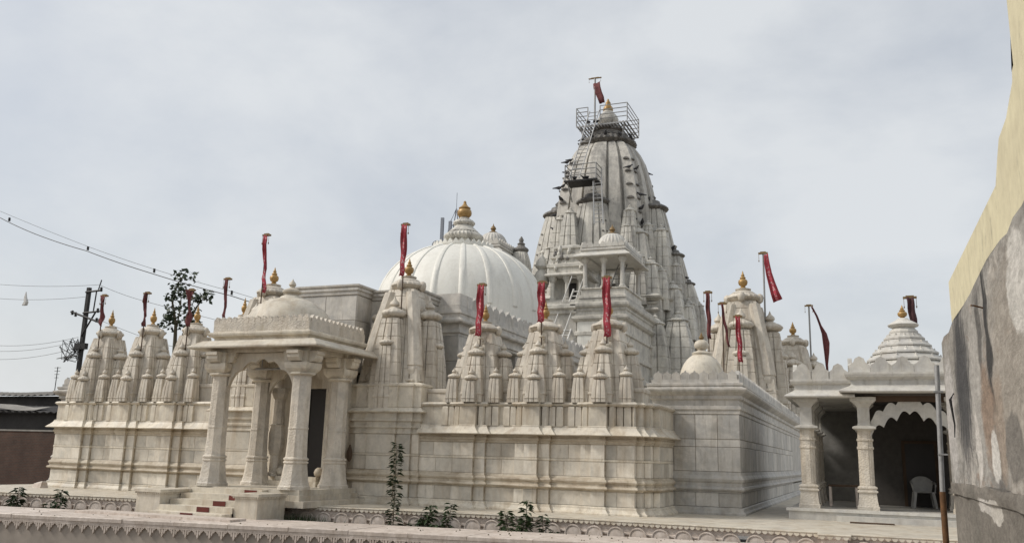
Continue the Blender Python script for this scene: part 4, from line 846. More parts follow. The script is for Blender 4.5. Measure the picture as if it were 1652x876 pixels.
def chhatri(x, y, z, sx, sy, label):
    o = empty('roof_kiosk', (x, y, z), label, 'kiosk', 'kiosks on the rear hall roof')
    MB().sweep([(-sx, -sy), (sx, -sy), (sx, sy), (-sx, sy)], [(.1, 0), (.1, .12), (0, .16), (0, .42), (.08, .46), (.08, .52), (-.3, .53)], True).build('balustrade', TOWER, o)
    for px in (-sx+.15, 0, sx-.15):
        for py in (-sy+.15, sy-.15):
            m = MB(); m.lathe([(.16, .5), (.16, .62), (.11, .66), (.10, 1.75), (.15, 1.82), (.22, 1.95), (.22, 2.1)], 8, (px, py), rot=math.pi/8); m.build('pillar', PAVM, o)
    pl_ = [(-sx, -sy), (sx, -sy), (sx, sy), (-sx, sy)]
    MB().sweep(pl_, [(-.3, 2.08), (.32, 2.06), (.34, 2.1), (.32, 2.14), (.02, 2.34), (.0, 2.4), (.07, 2.44), (.07, 2.52), (.0, 2.54), (0, 2.6), (-.6, 2.62)], True).build('eave', PAVM, o)
    MB().box(-sx+.05, sx-.05, -sy+.05, sy-.05, 2.12, 2.58).build('ceiling', PAVM, o)
    pm_ = merlon_mesh(.3, .3, .08, PAVM, 0)
    for a, b in zip(pl_, pl_[1:] + pl_[:1]): merlon_run(o, pm_, a, b, 2.58, .3)
    m = MB(); m.lathe([(.80, 2.6), (.80, 2.85)] + [(.80*math.cos(R_(a))**.8, 2.85 + .82*math.sin(R_(a))) for a in range(0, 80, 8)], 96, (0, 0), 24, .07); m.build('dome', PAVM, o, 70)
    m = MB(); m.lathe([(.2, 3.62), (.24, 3.68), (.12, 3.75), (.1, 3.8), (.16, 3.88), (.12, 3.98), (.04, 4.06), (.002, 4.2)], 14); m.build('finial', DARKGOLD, o, 50)
chhatri(-11.62, 42.2, 9.06, 1.10, 1.75, 'white roof kiosk with ribbed dome in front of the main tower')
chhatri(-18.25, 42.0, 9.55, 1.10, 1.75, 'roof kiosk with ribbed dome peeping over the big dome at right')
MB().box(-19.5, -17.0, 40.6, 46, 8.8, 9.6).build('roof_step', TOWER, rh)
o = empty('roof_spirelet', (-16.75, 42.4, 8.9), 'slim marble spirelet between the big dome and the main tower', 'spire')
m = MB(); m.tower(RATHA, [(.62, 0), (.62, 1.6), (.70, 1.65), (.70, 1.8)] + curve_prof(.6, .34, 1.85, 3.2)); m.build('tower', TOWER, o)
m = MB(); amalaka(m, .42, 3.2, .3, 64, 20); m.lathe([(.3, 3.45), (.18, 3.6), (.22, 3.68), (.1, 3.78), (.14, 3.9), (.03, 4.1)], 14); m.build('crown', GRIME, o, 50)
o = empty('roof_ladder', (0, 0, 0), 'steel ladder standing inside the right roof kiosk', 'ladder'); ladder(o, (-11.1, 42.9, 11.6), (-11.6, 41.6, 9.1), .45, 9, .035)

# ------------------------------------------------------------------ right hand pavilion
pv = empty('side_pavilion', (0, 0, 0), 'open marble pavilion with stepped pyramid roof at the right', 'pavilion')
MB().box(-1.85, 4.2, 22.9, 29.5, -.02, .255).build('floor', PAVM, pv); MB().box(-.75, 4.2, 22.62, 22.898, -.02, .13).build('step', PAVM, pv)
MB().box(-1.90, 4.2, 22.86, 23.2, .2, .262).build('floor_nosing', PAVM, pv)
def pillar(x, y, s=1.0):
    c = empty('pillar'); c.parent = pv; c.location = (x, y, 0); q = 1.414*s; r4 = math.pi/4
    m = MB(); m.lathe([(.25*q, .26), (.25*q, .34), (.23*q, .36), (.21*q, .52), (.20*q, .66), (.235*q, .68), (.235*q, .71), (.20*q, .73), (.20*q, .75), (.225*q, .77), (.225*q, .80), (.17*q, .83)], 4, rot=r4); m.build('base', CARVED, c)
    pln = ratha(.74, .87, .35, .62)
    m = MB(); m.tower(pln, [(.165*s/.95, .83), (.165*s/.95, 1.7), (.185*s/.95, 1.71), (.185*s/.95, 1.76), (.165*s/.95, 1.77), (.165*s/.95, 1.9), (.185*s/.95, 1.91), (.185*s/.95, 1.95), (.16*s/.95, 1.96), (.16*s/.95, 2.16)]); m.build('shaft', CARVED, c)
    m = MB(); m.lathe([(.16*q, 2.15), (.27*q, 2.20), (.27*q, 2.24), (.15*q, 2.28), (.14*q, 2.34), (.14*q, 2.72), (.20*q, 2.80), (.30*q, 2.88), (.30*q, 2.96), (.2*q, 2.98)], 4, rot=r4); m.build('capital', PAVM, c)
    return c
for x, y in ((-1.38, 23.5), (-.03, 23.5), (2.08, 23.5), (-1.38, 25.3), (-.03, 25.3), (2.08, 25.3), (-.03, 24.0), (-1.38, 27.0)): pillar(x, y, 1.0 if y < 24 and y != 24.0 else .85)
MB().box(-.1, 4.0, 27.0, 27.3, .26, 3.0).build('back_wall', SHADEWALL, pv)
m = MB(); m.box(.98, 1.72, 26.95, 27.0, .26, 1.95); pd_ = m.build('door', DOORM, pv)
m = MB(); m.box(.90, .98, 26.93, 27.0, .26, 2.03).box(1.72, 1.80, 26.93, 27.0, .26, 2.03).box(.98, 1.72, 26.93, 27.0, 1.95, 2.03); m.build('frame', WOOD, pd_)
MB().box(-1.6, -.2, 23.3, 27.2, 2.97, 3.15).build('lower_ceiling', PAVM, pv); MB().box(-.25, 4.2, 23.3, 27.3, 3.0, 3.3).build('ceiling', SHADEWALL, pv)
MB().box(-.02, 2.2, 23.36, 23.64, 2.86, 3.0).build('beam', WOOD, pv)
lo = [(-1.62, 27), (-1.62, 23.22), (-.2, 23.22)]
MB().sweep(lo, [(-.4, 2.95), (.22, 2.94), (.24, 2.97), (.22, 3.0), (.02, 3.12), (0, 3.14), (.0, 3.26), (.08, 3.30), (.10, 3.35), (.10, 3.40), (-.2, 3.41)]).build('lower_eave', PAVM, pv)
hi = [(-.28, 27.3), (-.28, 23.12), (4.2, 23.12)]
MB().sweep(hi, [(-.5, 3.06), (.26, 3.05), (.28, 3.08), (.26, 3.12), (.04, 3.22), (0, 3.26), (0, 3.36), (.05, 3.40), (.12, 3.44), (.14, 3.50), (.14, 3.55), (-.3, 3.56)]).build('eave', PAVM, pv)
MB().box(-.25, 4.2, 23.2, 27.2, 3.2, 3.54).build('roof', PAVM, pv); MB().box(-1.6, -.2, 23.3, 27.0, 3.1, 3.39).build('lower_roof', PAVM, pv)
mp1 = merlon_mesh(.48, .40, .10, PAVM, 0)
merlon_run(pv, mp1, (-.30, 23.14), (4.1, 23.14), 3.55, .48); merlon_run(pv, mp1, (-.28, 27.2), (-.28, 23.2), 3.55, .48); merlon_run(pv, mp1, (-1.62, 23.2), (-.35, 23.2), 3.40, .43); merlon_run(pv, mp1, (-1.60, 27.0), (-1.60, 23.25), 3.40, .48)
up_, lo_ = [], []
for k in range(73):
    u = k/72; x = .12 + 1.80*u; zc_ = 2.24 + .46*math.sin(u*math.pi)**.9 + .10*max(0, 1-abs(u-.5)*7); lobe = abs(math.sin(u*math.pi*6.0)); edge_ = min(1, u*14, (1-u)*14)
    zc_ += .02; up_.append((x, 23.40, min(zc_ + .11 + .12*lobe*edge_, 2.99))); lo_.append((x, 23.40, zc_ - .27 + .15*lobe))
th_ = lambda L, d: [(p[0], p[1]+d, p[2]) for p in L]
MB().loft([lo_, up_, th_(up_, .13), th_(lo_, .13), lo_], False).build('cusped_arch', PAVM, pv)
sx0, sy0 = 1.06, 24.75
pyr = empty('stepped_roof'); pyr.parent = pv; pyr.location = (sx0, sy0, 3.5)
for k in range(6):
    r0, r1 = 1.10 - .15*k, 1.04 - .15*k; z0 = .25 + .19*k
    m = MB(); n = 12; m.lathe([(r0*.92, z0), (r0*1.02, z0+.02), (r0*1.02, z0+.06), (r1*.93, z0+.15), (r1*.88, z0+.195)], n, rot=math.pi/12); m.build('tier', PAVM, pyr)
kn = mesh_of(MB().lathe([(.075, 0), (.07, .04), (.045, .07), (.02, .09), (.025, .11), (.002, .14)], 8), PAVM, 50)
for k in range(5):
    for j in range(12):
        a = 2*math.pi*(j + .5*(k % 2))/12; r = 1.0 - .15*k; inst(kn, 'bell_knob', pyr, (r*math.cos(a), r*math.sin(a), .30 + .19*k), (1, 1, 1))
m = MB(); m.lathe([(.9, 0), (1.06, .1), (1.1, .26)], 16, rot=math.pi/16); m.build('drum', PAVM, pyr)
m = MB(); m.lathe([(.26, 1.36), (.36, 1.40), (.38, 1.44), (.30, 1.50), (.16, 1.58), (.12, 1.62)], 28); m.build('disc', PAVM, pyr, 45)
m = MB(); kalasha(m, .12, 1.60, .38); m.build('kalasha', GOLD, pyr, 50)
flagpole(1.30, 25.4, 4.6, 5.78, 'dark flag behind the finial of the side pavilion', drop(.8, 8, (.06, 0), .01), .18, plain('flag_dark', (.06, .022, .024), .85), (1, -.05, 0), .03, .34)

# chair and small table in the pavilion
ch = empty('plastic_chair', (1.33, 26.0, .262), 'pale moulded plastic armchair inside the right pavilion', 'chair'); ch.rotation_euler = (0, 0, R_(4))
MB().loft([[(-.24, -.22, .40), (.24, -.22, .40), (.21, .22, .38), (-.21, .22, .38)], [(-.25, -.24, .43), (.25, -.24, .43), (.22, .23, .41), (-.22, .23, .41)]]).build('seat', SHADEPLASTIC, ch)
for sx, sy in ((-1, -1), (1, -1), (-1, 1), (1, 1)): MB().loft([[(sx*(.24 + .03) - .03, sy*.25 - .025, 0), (sx*.27 + .03, sy*.25 - .025, 0), (sx*.27 + .03, sy*.25 + .025, 0), (sx*.27 - .03, sy*.25 + .025, 0)], [(sx*.21 - .035, sy*.20 - .03, .41), (sx*.21 + .035, sy*.20 - .03, .41), (sx*.21 + .035, sy*.2 + .03, .41), (sx*.21 - .035, sy*.2 + .03, .41)]]).build('leg', SHADEPLASTIC, ch)
m = MB(); n = 12
outer = [(.27*math.cos(math.pi*k/n), .62 + .20*math.sin(math.pi*k/n)) for k in range(n+1)]; 
m.loft([[(x, .20 + (z-.4)*.18, z) for x, z in [(.22, .40)] + outer + [(-.22, .40)]], [(x, .225 + (z-.4)*.18, z) for x, z in [(.22, .40)] + outer + [(-.22, .40)]]]); m.build('backrest', SHADEPLASTIC, ch)
for sx in (-1, 1): MB().tube([(sx*.25, -.22, .40), (sx*.28, -.22, .60), (sx*.285, -.12, .645), (sx*.28, .12, .645), (sx*.26, .25, .68)], .025, 8).build('armrest', SHADEPLASTIC, ch)
tb = empty('wooden_table', (-.62, 25.0, .262), 'low wooden table with pale legs between the pavilion pillars', 'table')
MB().box(-.36, .36, -.25, .25, .50, .55).build('top', WOOD, tb)
for sx in (-.32, .32):
    for sy in (-.21, .21): MB().box(sx-.03, sx+.03, sy-.03, sy+.03, 0, .50).build('leg', PINK, tb)
MB().box(3.4, 3.7, 23.4, 27.0, .26, 3.0).build('side_wall', SHADEWALL, pv)
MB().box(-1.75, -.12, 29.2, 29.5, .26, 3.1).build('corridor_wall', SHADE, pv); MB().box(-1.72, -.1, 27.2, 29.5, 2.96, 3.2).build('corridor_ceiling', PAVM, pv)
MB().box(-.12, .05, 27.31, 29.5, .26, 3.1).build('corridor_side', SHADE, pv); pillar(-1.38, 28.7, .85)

# ------------------------------------------------------------------ old wall and yellow house at the right
gw = empty('old_boundary_wall', (.72, 6, -1.1), 'old grey plaster wall with black streaks and white flakes, right foreground', 'wall')
def rough_wall(x, y0, y1, z0, z1, th, ny, nz, amp, seed, topamp):
    rnd = random.Random(seed); rows = []
    offs = [[rnd.uniform(-amp, amp) for _ in range(ny+1)] for _ in range(nz+1)]; top = [rnd.uniform(-topamp, topamp*.4) for _ in range(ny+1)]
    m = MB()
    for k in range(nz+1):
        ring = []
        for j in range(ny+1):
            y = y0 + (y1-y0)*j/ny; z = z0 + (z1-z0)*k/nz + (top[j] if k == nz else 0); ring.append((x + offs[k][j]*(0 if j == ny else 1), y, z))
        ring += [(x+th, y1, ring[ny][2]), (x+th, y0, ring[0][2])]; rows.append(ring)
    m.loft(rows); return m
m = rough_wall(0, -4.4, 3.2, 2.24, 3.56, .9, 30, 8, .008, 3, .03); m.build('upper_wall', OLDWALL, gw, 50)
m = rough_wall(-.012, -4.4, 3.205, 2.15, 2.25, .9, 30, 2, .012, 4, .015); m.build('cement_band', OLDLOW, gw, 50)
m = rough_wall(.008, -4.4, 3.195, 0, 2.16, .9, 30, 8, .006, 5, .01); m.build('lower_wall', OLDLOW if 'OLDLOW' in globals() else CONC, gw, 50)
for y, z, w_, h in ((-1.28, 1.70, .09, .23), (-.92, 1.72, .06, .22)): MB().box(-.02, .0, y, y+w_, z, z+h).build('slot', BLACKM, gw)
def flake(parent, y, z, pts, mat, off=-.014):
    m = MB(); m.extrude(pts, (off, y, z), (0, 1, 0), (0, 0, 1), (.012, 0, 0)); return m.build('plaster_flake', mat, parent)
rnd = random.Random(8)
def blob(w_, h, n=16):
    return [(w_/2*math.cos(2*math.pi*k/n)*rnd.uniform(.75, 1.1), h/2*math.sin(2*math.pi*k/n)*rnd.uniform(.8, 1.1)) for k in range(n)]
flake_spots = ((.35, 2.10, .55, .10), (.95, 2.12, .3, .09), (1.35, 2.07, .22, .08))
WHITEL = plain('lime_plaster', (.55, .52, .48), .95, 0, .05, 7, .3, .35)
m = MB(); m.tube([(-.01, -.05, 3.33), (-.06, -.06, 3.345), (-.08, -.1, 3.34)], .005, 6); m.build('nail', RUST, gw)
m = MB(); m.tube([(-.02, 2.15, 2.98), (-.05, 2.15, 2.93), (-.03, 2.16, 2.72), (-.035, 2.18, 2.62)], [.006, .012, .007, .004], 6); m.build('root_tuft', BLACKM, gw)
yh = empty('yellow_house', (.80, 5, 2.42), 'pale yellow painted house wall stepping up above the old wall', 'house')
m = MB()
pr = [(3.95, 0), (3.95, .56), (.67, .50), (.52, .62), (.40, .70), (.1, .71), (-.18, .80), (-.25, 1.0), (-.25, 5.5), (-6, 5.5), (-6, 0)]
m.extrude(pr, (0, 0, 0), (0, 1, 0), (0, 0, 1), (3.2, 0, 0)); m.build('wall', YELLOW, yh)
m = MB(); m.extrude([(-.25, .86), (-.19, .85), (-.19, .87), (-.25, 1.02)], (.0, 0, 0), (0, 1, 0), (0, 0, 1), (.6, 0, 0)); m.build('window_shade', TIN, yh)
dp = empty('drain_pipe', (.665, 9.5, -1.1), 'vertical drain pipe, grey above and rusty below, at the end of the old wall', 'pipe')
MB().tube([(.02, 0, 3.36), (-.012, 0, 2.15)], .024, 10).build('upper_pipe', STEEL, dp, 60); MB().tube([(-.012, 0, 2.15), (-.02, 0, 0)], .029, 10).build('lower_pipe', RUST, dp, 60)
for z in (3.1, 2.5): MB().box(-.026, .06, -.028, .028, z-.008, z+.008).build('clamp', STEEL, dp)

# ------------------------------------------------------------------ left background: sheds, brick wall, pole, tree, mast
bw = empty('brick_wall', (-40, 33, -1.1), 'dark brick yard wall behind the left end of the temple', 'wall')
MB().box(-20, 12.5, 0, .25, 0, 3.05).build('wall', BRICK, bw); MB().box(-20, 12.5, -.04, .29, 3.05, 3.13).build('coping', CONC, bw)
def shed(x0, x1, y, z0, z1, label, wallmat, roofmat, tilt=.35):
    o = empty('shed', ((x0+x1)/2, y, -1.1), label, 'shed', 'sheds behind the brick wall'); c = (x0+x1)/2
    MB().box(x0-c, x1-c, .3, 4, 0, z1+1.0).build('wall', wallmat, o)
    m = MB(); n = 60
    a = [(x0-c-.3 + (x1-x0+.6)*k/n, -.3, z1+1.05 + .04*math.cos(k*math.pi) + .02*math.sin(k*.3)) for k in range(n+1)]; b = [(p[0], 4.2, p[2]+tilt) for p in a]
    m.loft([a, b], False); r = m.build('roof', roofmat, o); so = r.modifiers.new('s', 'SOLIDIFY'); so.thickness = .03
    return o
shed(-54, -39.6, 34.2, 0, 3.05, 'long dark tin shed right behind the brick wall', TIN, TIN, .55)
ps = empty('loose_sheet', (-43.0, 34.0, 3.18), 'pale bent tin sheet lying on the edge of the tin shed', 'tin sheet'); q = MB().loft([[(-2.4, 0, .12), (-.8, 0, .02), (.6, 0, -.12), (1.9, 0, -.10)], [(-2.4, 1.0, .3), (-.8, 1.0, .25), (.6, 1.0, .1), (1.9, 1.0, .15)]], False).build('sheet', CONC, ps); q.modifiers.new('s', 'SOLIDIFY').thickness = .02
shed(-58, -42.5, 39.5, 0, 4.35, 'higher shed with pale sheet roof behind the tin shed', TIN, TIN2, .5)
shed(-42.2, -38.0, 40.5, 0, 4.45, 'small dark block beside the higher shed', TIN, TIN, .1)
dsh = empty('satellite_dish', (-41.8, 38.2, 4.4), 'small satellite dish on the shed roof at the far left', 'dish')
m = MB(); m.lathe([(.02, 0), (.18, .03), (.34, .10), (.42, .17), (.41, .19), (.33, .12), (.02, .03)], 20); q = m.build('reflector', TIN2, dsh, 60); q.location = (0, 0, .75); q.rotation_euler = (R_(48), R_(28), 0)
MB().tube([(0, .1, -.1), (0, .05, .75)], .03, 6).build('stand', BLACKM, dsh); MB().tube([(0, 0, .78), (.22, -.42, 1.05)], .015, 6).build('feed_arm', BLACKM, dsh)
an_ = empty('roof_aerial', (-45.0, 38.4, 4.3), 'thin television aerial on the shed roof', 'aerial')
MB().tube([(0, 0, -.1), (0, 0, 1.6)], .025, 6).build('mast', BLACKM, an_)
for k in range(4): MB().tube([(-.25 + .03*k, 0, 1.55 - .2*k), (.25 - .03*k, 0, 1.55 - .2*k)], .015, 5).build('element', BLACKM, an_)
up = empty('utility_pole', (-37.2, 33.0, -1.1), 'dark steel utility pole with crossarms and tangled wires', 'utility pole')
MB().box(-.095, .095, -.08, .08, 0, 10.45).build('pole', BLACKM, up)
def rod(parent, name, p, q, r=.035, mat=BLACKM): return MB().tube([p, q], r, 6).build(name, mat, parent)
rod(up, 'crossarm', (-.1, -.1, 10.2), (1.0, -.1, 10.25), .05); rod(up, 'crossarm', (-.1, -.1, 9.1), (1.0, -.1, 9.15), .05); rod(up, 'hanger', (.65, -.1, 10.25), (.6, -.1, 9.15), .035)
rod(up, 'crossarm', (-.95, -.1, 9.2), (1.2, -.1, 8.55), .055); rod(up, 'brace', (.75, -.1, 9.1), (0, -.1, 7.9), .045); rod(up, 'spike', (.75, -.1, 10.25), (.9, -.1, 10.8), .03)
for x, z in ((-.85, 9.15), (-.6, 9.05), (.9, 8.7), (1.1, 8.65), (.95, 10.3), (.9, 9.2)):
    m = MB(); m.lathe([(.03, -.12), (.08, -.1), (.05, -.05), (.08, -.02), (.05, .03), (.08, .06), (.03, .12)], 10, (x, -.1)); q = m.build('insulator', BLACKM, up, 50); q.location = (0, 0, z)
rnd = random.Random(4)
m = MB()
for k in range(9):
    p = [(-.15, -.15, 6.6 + rnd.uniform(0, 1.2))]
    for j in range(5): p.append((-.2 + rnd.uniform(-1.0, .7), -.2 + rnd.uniform(-.2, .2), 6.5 + rnd.uniform(0, 1.3)))
    p.append((-.1, -.15, 6.5 + rnd.uniform(0, 1.2))); m.tube(p, .018, 4)
tag(m.build('wire_tangle', WIRE, up), kind='stuff')
m = MB().box(-.2, .55, -.3, -.1, 7.2, 7.5).build('junction_box', BLACKM, up)
def cable(pts, label, r=.02, sag=.0, group='overhead cables'):
    P = [Vector(p) for p in pts]; full = []
    for a, b in zip(P, P[1:]):
        for k in range(8): t = k/8; q = a.lerp(b, t); q.z -= sag*4*t*(1-t); full.append(q)
    full.append(P[-1]); return tag(MB().tube(full, r, 5).build('cable', WIRE), label, 'cable', group)
cb = cable([(-48, 27, 15.4), (-36.56, 27, 11.46), (-34.02, 27, 10.47), (-30.88, 27, 9.52), (-27, 27, 8.3), (-22.9, 27, 7.2), (-17, 27, 5.55)], 'thick twin cable sloping down from the upper left edge', .017, .03)
cable([(-48, 27.1, 15.7), (-36.5, 27.1, 11.72), (-30.88, 27.1, 9.72), (-27, 27.1, 8.5), (-22.9, 27.1, 7.38), (-17, 27.1, 5.75)], 'thin upper strand of the twin cable from upper left', .008, .02)
m = 0
for k, (x, z) in enumerate(((-36.0, 11.3), (-30.88, 9.6), (-27.0, 8.4), (-22.9, 7.28))):
    tag(MB().box(x-.014, x+.014, 27.0, 27.1, z-.04, z+.13).build('cable_clamp', BLACKM), ('black clamp on the sloping cable nearest the left picture edge', 'black clamp on the sloping cable, second from the left edge', 'black clamp on the sloping cable just left of the tree', 'black clamp on the sloping cable right of the tree')[k], 'clamp', 'clamps on the sloping cable')
for pts, lb, s_ in (([(-75, 33, 11.0), (-43.86, 33, 9.85), (-36.3, 32.9, 9.45)], 'top wire running left from the utility pole', .1), ([(-75, 33, 9.9), (-43.7, 33, 9.05), (-37.3, 32.9, 8.85)], 'second wire running left from the utility pole', .1),
                    ([(-75, 33, 6.0), (-43.15, 33, 6.45), (-37.4, 32.9, 6.75)], 'upper of the low wires left of the utility pole', .15), ([(-75, 33, 5.6), (-43.09, 33, 6.14), (-37.4, 32.9, 6.55)], 'middle of the low wires left of the utility pole', .15),
                    ([(-75, 33, 4.7), (-43.0, 33, 5.7), (-37.4, 32.9, 6.2)], 'lowest wire left of the utility pole', .15), ([(-36.3, 32.9, 9.4), (-33.2, 33, 8.44), (-20, 34, 5.4)], 'thin wire falling right from the pole top towards the spires', .05), ([(-36.1, 32.9, 7.6), (-31.5, 33, 6.2), (-20, 34, 4.2)], 'lower thin wire falling right from the pole', .05)):
    cable(pts, lb, .010, s_)
bag = empty('plastic_bag', (-41.76, 33, 8.72), 'torn white plastic scrap caught on a wire at far left', 'plastic scrap')
m = MB(); m.loft([[(.02*math.cos(a), .02*math.sin(a), .62) for a in [k*1.047 for k in range(6)]], [(.10*math.cos(a), .06*math.sin(a), .34) for a in [k*1.047 + .2 for k in range(6)]], [(.10 + .16*math.cos(a), .10*math.sin(a), .05) for a in [k*1.047 for k in range(6)]], [(.02 + .2*math.cos(a), .1*math.sin(a), -.12) for a in [k*1.047 for k in range(6)]]]); m.build('film', PLASTIC, bag)
# tree: bare trunk hidden low down, sparse leafy tops showing above the spires
def leaf_cloud(mb, c, r, n, size, rnd):
    for _ in range(n):
        d = Vector((rnd.gauss(0, 1), rnd.gauss(0, 1), rnd.gauss(0, 1))); p = Vector(c) + Vector((d.x*r[0], d.y*r[1], d.z*r[2]))*.5
        a = Vector((rnd.uniform(-1, 1), rnd.uniform(-1, 1), rnd.uniform(-.9, .3))).normalized(); b = a.cross(Vector((rnd.uniform(-1, 1), rnd.uniform(-1, 1), rnd.uniform(-1, 1)))).normalized(); s_ = size*rnd.uniform(.6, 1.3)
        i = len(mb.v); mb.v += [tuple(p), tuple(p + a*s_*.5 + b*s_*.3), tuple(p + a*s_), tuple(p + a*s_*.5 - b*s_*.3)]; mb.f.append((i, i+1, i+2, i+3))
tr = empty('tree', (-42.3, 45, -1.1), 'sparse leafy tree showing above the left wing spires', 'tree'); rnd = random.Random(21)
m = MB(); m.tube([(0, 0, 0), (.1, 0, 4), (-.1, .1, 8), (-.2, 0, 10.5)], [.28, .22, .16, .10], 8); m.tube([(-.1, .1, 8), (.6, 0, 10), (1.4, 0, 11.6), (2.0, 0, 12.3)], [.12, .09, .06, .02], 7)
m.tube([(-.2, 0, 10.5), (-.7, 0, 12), (-.4, 0, 13.3), (.2, 0, 14.1)], [.10, .07, .05, .02], 7); m.tube([(-.1, 0, 10.3), (.05, 0, 11.8), (-.1, 0, 13.2)], [.06, .04, .02], 6); m.build('trunk', STEM, tr)
m = MB()
for c, r, n in (((.05, 0, 13.9), (.55, .5, .35), 85), ((.75, 0, 13.75), (.35, .3, .3), 40), ((-.35, 0, 13.1), (.5, .5, .5), 90), ((-.75, 0, 12.3), (.45, .4, .55), 85), ((.15, 0, 12.7), (.45, .4, .4), 70), ((-.6, 0, 11.4), (.55, .5, .5), 110), ((-.9, 0, 10.7), (.6, .5, .6), 100), ((1.6, 0, 12.3), (.7, .5, .4), 130), ((2.2, 0, 12.5), (.4, .4, .3), 50), ((.9, 0, 11.4), (.6, .5, .5), 110), ((.3, 0, 10.5), (.8, .6, .5), 100), ((1.2, 0, 10.6), (.5, .5, .5), 70)): leaf_cloud(m, c, r, int(n*.6), .34, rnd)
m.build('crown', LEAF2, tr)
am = empty('telecom_mast', (-44.0, 90, 0), 'telecom lattice mast with antenna panels behind the big dome', 'mast')
m = MB()
for sx, sy in ((-1, -1), (1, -1), (1, 1), (-1, 1)): m.tube([(sx*.9, sy*.9, -1.1), (sx*.75, sy*.75, 26), (sx*.55, sy*.55, 28.3), (0, 0, 30.2)], .07, 6)
for k in range(10):
    z = 20 + k*.85
    for a, b in (((-1, -1), (1, -1)), ((1, -1), (1, 1)), ((-1, 1), (1, 1)), ((-1, -1), (-1, 1))): s_ = .8 - .02*k; m.tube([(a[0]*s_, a[1]*s_, z), (b[0]*s_, b[1]*s_, z + (.85 if k % 2 else 0))], .045, 5)
m.tube([(0, 0, 30), (0, 0, 32.2)], .03, 5); m.build('lattice', BLUEG, am)
for x, z0, z1 in ((-1.25, 25.8, 28.9), (1.0, 26.3, 28.6), (-.2, 26.0, 28.4)): MB().box(x-.18, x+.18, -1.2, -.95, z0, z1).build('antenna_panel', BLUEG, am)
m = MB(); m.lathe([(.55, -.2), (.6, 0), (.55, .2), (.1, .3)], 20); q = m.build('dish', BLUEG, am, 50); q.rotation_euler = (R_(90), 0, R_(20)); q.location = (-1.9, -1.0, 25.6); MB().tube([(-1.9, -1, 25.6), (-.6, -.6, 25.9)], .06, 6).build('dish_arm', BLUEG, am)

# ------------------------------------------------------------------ plants in the bed and weeds
def plant(x, y, z, h, nl, size, label, spread=.16, seed=1, droop=.3, stems=1):
    o = empty('plant', (x, y, z), label, 'plant', 'plants in the bed before the platform'); rnd = random.Random(seed); st_ = MB(); lv = MB()
    for s_ in range(stems):
        dx, dy = (0, 0) if stems == 1 else (rnd.uniform(-spread, spread)*1.6, rnd.uniform(-spread, spread)); hh = h if s_ == 0 else h*rnd.uniform(.45, .85)
        top = (dx*1.3 + rnd.uniform(-.03, .03), dy, hh); st_.tube([(dx*.4, dy*.4, 0), (dx*.8, dy, hh*.5), top], [.014, .010, .004], 5)
        n = int(nl*1.5*hh/h)
        for k in range(n):
            t = .12 + .88*k/n; base = Vector((dx*(.4 + .9*t), dy, hh*t)); a = rnd.uniform(0, 6.28); sp = spread*(1.15 - .75*t)*rnd.uniform(.6, 1.25)
            d = Vector((math.cos(a), math.sin(a), rnd.uniform(-.1, .5))).normalized(); p1 = base + d*sp*.5; L_ = size*rnd.uniform(.7, 1.25); st_.tube([base, p1], [.005, .003], 4)
            for q in range(2):
                a2 = a + rnd.uniform(-.9, .9); d2 = Vector((math.cos(a2), math.sin(a2), rnd.uniform(-droop, .35))).normalized(); sd = d2.cross(Vector((0, 0, 1))).normalized(); b0 = p1 if q else base + d*sp*.25; i = len(lv.v)
                lv.v += [tuple(b0), tuple(b0 + d2*L_*.5 + sd*L_*.22 + Vector((0, 0, .01))), tuple(b0 + d2*L_ - Vector((0, 0, L_*.25))), tuple(b0 + d2*L_*.5 - sd*L_*.22 + Vector((0, 0, .01)))]; lv.f.append((i, i+1, i+2, i+3))
    st_.build('stem', STEM, o); lv.build('leaves', LEAF, o); return o
plant(-10.15, 18.15, -.62, 2.15, 62, .17, 'tallest slender leafy plant in front of the shrine wall', .20, 3)
plant(-9.45, 18.3, -.62, .78, 30, .17, 'bushy low plant just right of the tall plant', .22, 5, .3, 4)
plant(-9.0, 18.35, -.62, .85, 24, .17, 'low leafy plant, second right of the tall plant', .16, 15, .3, 2)
plant(-7.0, 18.45, -.62, .98, 34, .19, 'upright plant with tiered leaves before the right wing', .18, 7)
plant(-7.35, 18.4, -.62, .72, 26, .17, 'low plant just left of the tiered plant', .18, 8, .3, 3)
plant(-6.6, 18.5, -.62, .70, 20, .16, 'low sparse plant just right of the tiered plant', .15, 9, .3, 2)
plant(-20.55, 16.85, -.62, .80, 26, .19, 'young leafy plant at the far left below the left wing', .16, 10, .3, 2)
plant(-19.2, 17.0, -.62, .78, 22, .19, 'young leafy plant right of the leftmost plant', .14, 11, .3, 2)
plant(-45.5, 32.2, -1.1, 1.5, 60, .34, 'dark bush at the foot of the brick wall', .8, 12, .3, 7)
plant(-48.5, 32.3, -1.1, 1.0, 50, .34, 'low bush left of the dark bush by the brick wall', .8, 13, .3, 7)
gr = MB(); rnd = random.Random(6)
for k in range(420):
    x = -12.55 + rnd.gauss(0, .35); y = 17.95 + rnd.gauss(0, .12); h = rnd.uniform(.15, .5); dx, dy = rnd.uniform(-.15, .15), rnd.uniform(-.1, .1); i = len(gr.v)
    gr.v += [(x-.012, y, -.62), (x+.012, y, -.62), (x+dx*.5+.008, y+dy*.5, -.62+h*.6), (x+dx, y+dy, -.62+h), (x+dx*.5-.008, y+dy*.5, -.62+h*.6)]; gr.f.append((i, i+1, i+2, i+3, i+4))
tag(gr.build('weeds', LEAF), 'dark green weeds beside the right pedestal', 'weeds', None, 'stuff')
bk = empty('rubble_stone', (-23.4, 19.9, 0), 'broken brown stone leaning at the left corner of the wing', 'stone')
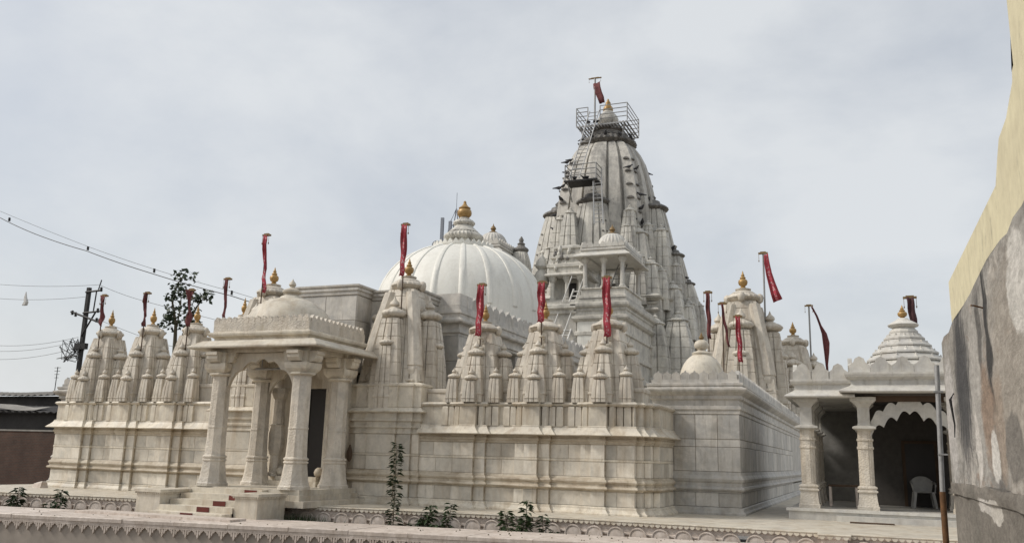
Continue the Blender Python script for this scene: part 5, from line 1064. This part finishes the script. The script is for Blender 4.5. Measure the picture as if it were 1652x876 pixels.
m = MB(); m.loft([[(-.18, -.12, 0), (.2, -.15, 0), (.24, .1, 0), (-.14, .14, 0)], [(-.14, -.1, .12), (.2, -.12, .16), (.2, .08, .15), (-.1, .1, .1)], [(.02, -.06, .17), (.16, -.06, .2), (.15, .04, .2), (.04, .05, .16)]]); m.build('block', PINK, bk)
vb = empty('vent_box', (-2.42, 18.80, -.36), 'small dark meter box set in the platform side', 'box')
m = MB(); m.box(-.14, .14, -.06, .06, -.16, .20); m.build('casing', STEEL, vb); m = MB(); m.box(-.10, .10, -.065, -.055, -.12, .14); m.build('door', BLACKM, vb)
plk = tag(MB().box(-.45, .5, 22.25, 22.40, .002, .03).build('floor_strip', WOOD), 'thin dark wooden strip lying in front of the pavilion step', 'strip')

# ------------------------------------------------------------------ pigeons on the tower
pb = MB(); pb.loft([[(r*math.cos(a), y, .13 + zc_ + r*.9*math.sin(a)) for a in [k*math.pi/4 for k in range(8)]] for y, r, zc_ in ((-.20, .01, .10), (-.17, .045, .10), (-.12, .05, .08), (-.06, .085, .02), (.04, .095, 0), (.14, .06, -.01), (.24, .04, -.03), (.34, .03, -.05))])
pb.tube([(.03, 0, .06), (.03, 0, -.01)], .012, 4); pb.tube([(-.03, 0, .06), (-.03, 0, -.01)], .012, 4)
pg = mesh_of(pb, BIRD, 60); rnd = random.Random(31)
spots = [p + (('left' if p[0] < -14.35 else 'right') + (' front corner' if p[1] < 51 - abs(p[0] + 14.35)*.95 else ' flank') + (', high up' if p[2] > 16 else ', lower down'),) for p in rnd.sample(LEDGES, 26)]
spots += [p + ('',) for p in [(-14.35 + 1.8*math.cos(a), 51 + 1.8*math.sin(a), 20.98) for a in (3.3, 3.9, 4.4, 4.9, 5.4, 5.9)] + [(-14.35 + rnd.uniform(-1.5, 1.5), 49.6, 21.97) for _ in range(3)] + [(-14.75 + rnd.uniform(-.8, .8), 46.7, 17.36) for _ in range(3)] + [(-11.6, 50.3, 16.75), (-11.2, 51, 16.7), (-10.2, 50.6, 13.7), (-9.5, 50.7, 11.85)]]
for p in spots:
    o = bpy.data.objects.new('pigeon', pg); COL.objects.link(o); o.location = p[:3]; o.rotation_euler = (0, 0, rnd.uniform(0, 6.28)); k_ = rnd.uniform(1.0, 1.3); o.scale = (k_, k_, k_); tag(o, ('dark pigeon on a ledge of the main tower, ' + p[3]) if p[3] else 'dark pigeon on the grimy rim below the summit platform' if 20.5 < p[2] < 21.5 else 'dark pigeon on the summit platform of the main tower' if p[2] > 21.5 else 'dark pigeon on the lower steel landing of the tower' if p[2] > 17 else 'dark pigeon on the crown of a right side spire of the tower', 'pigeon', 'pigeons on the main tower')
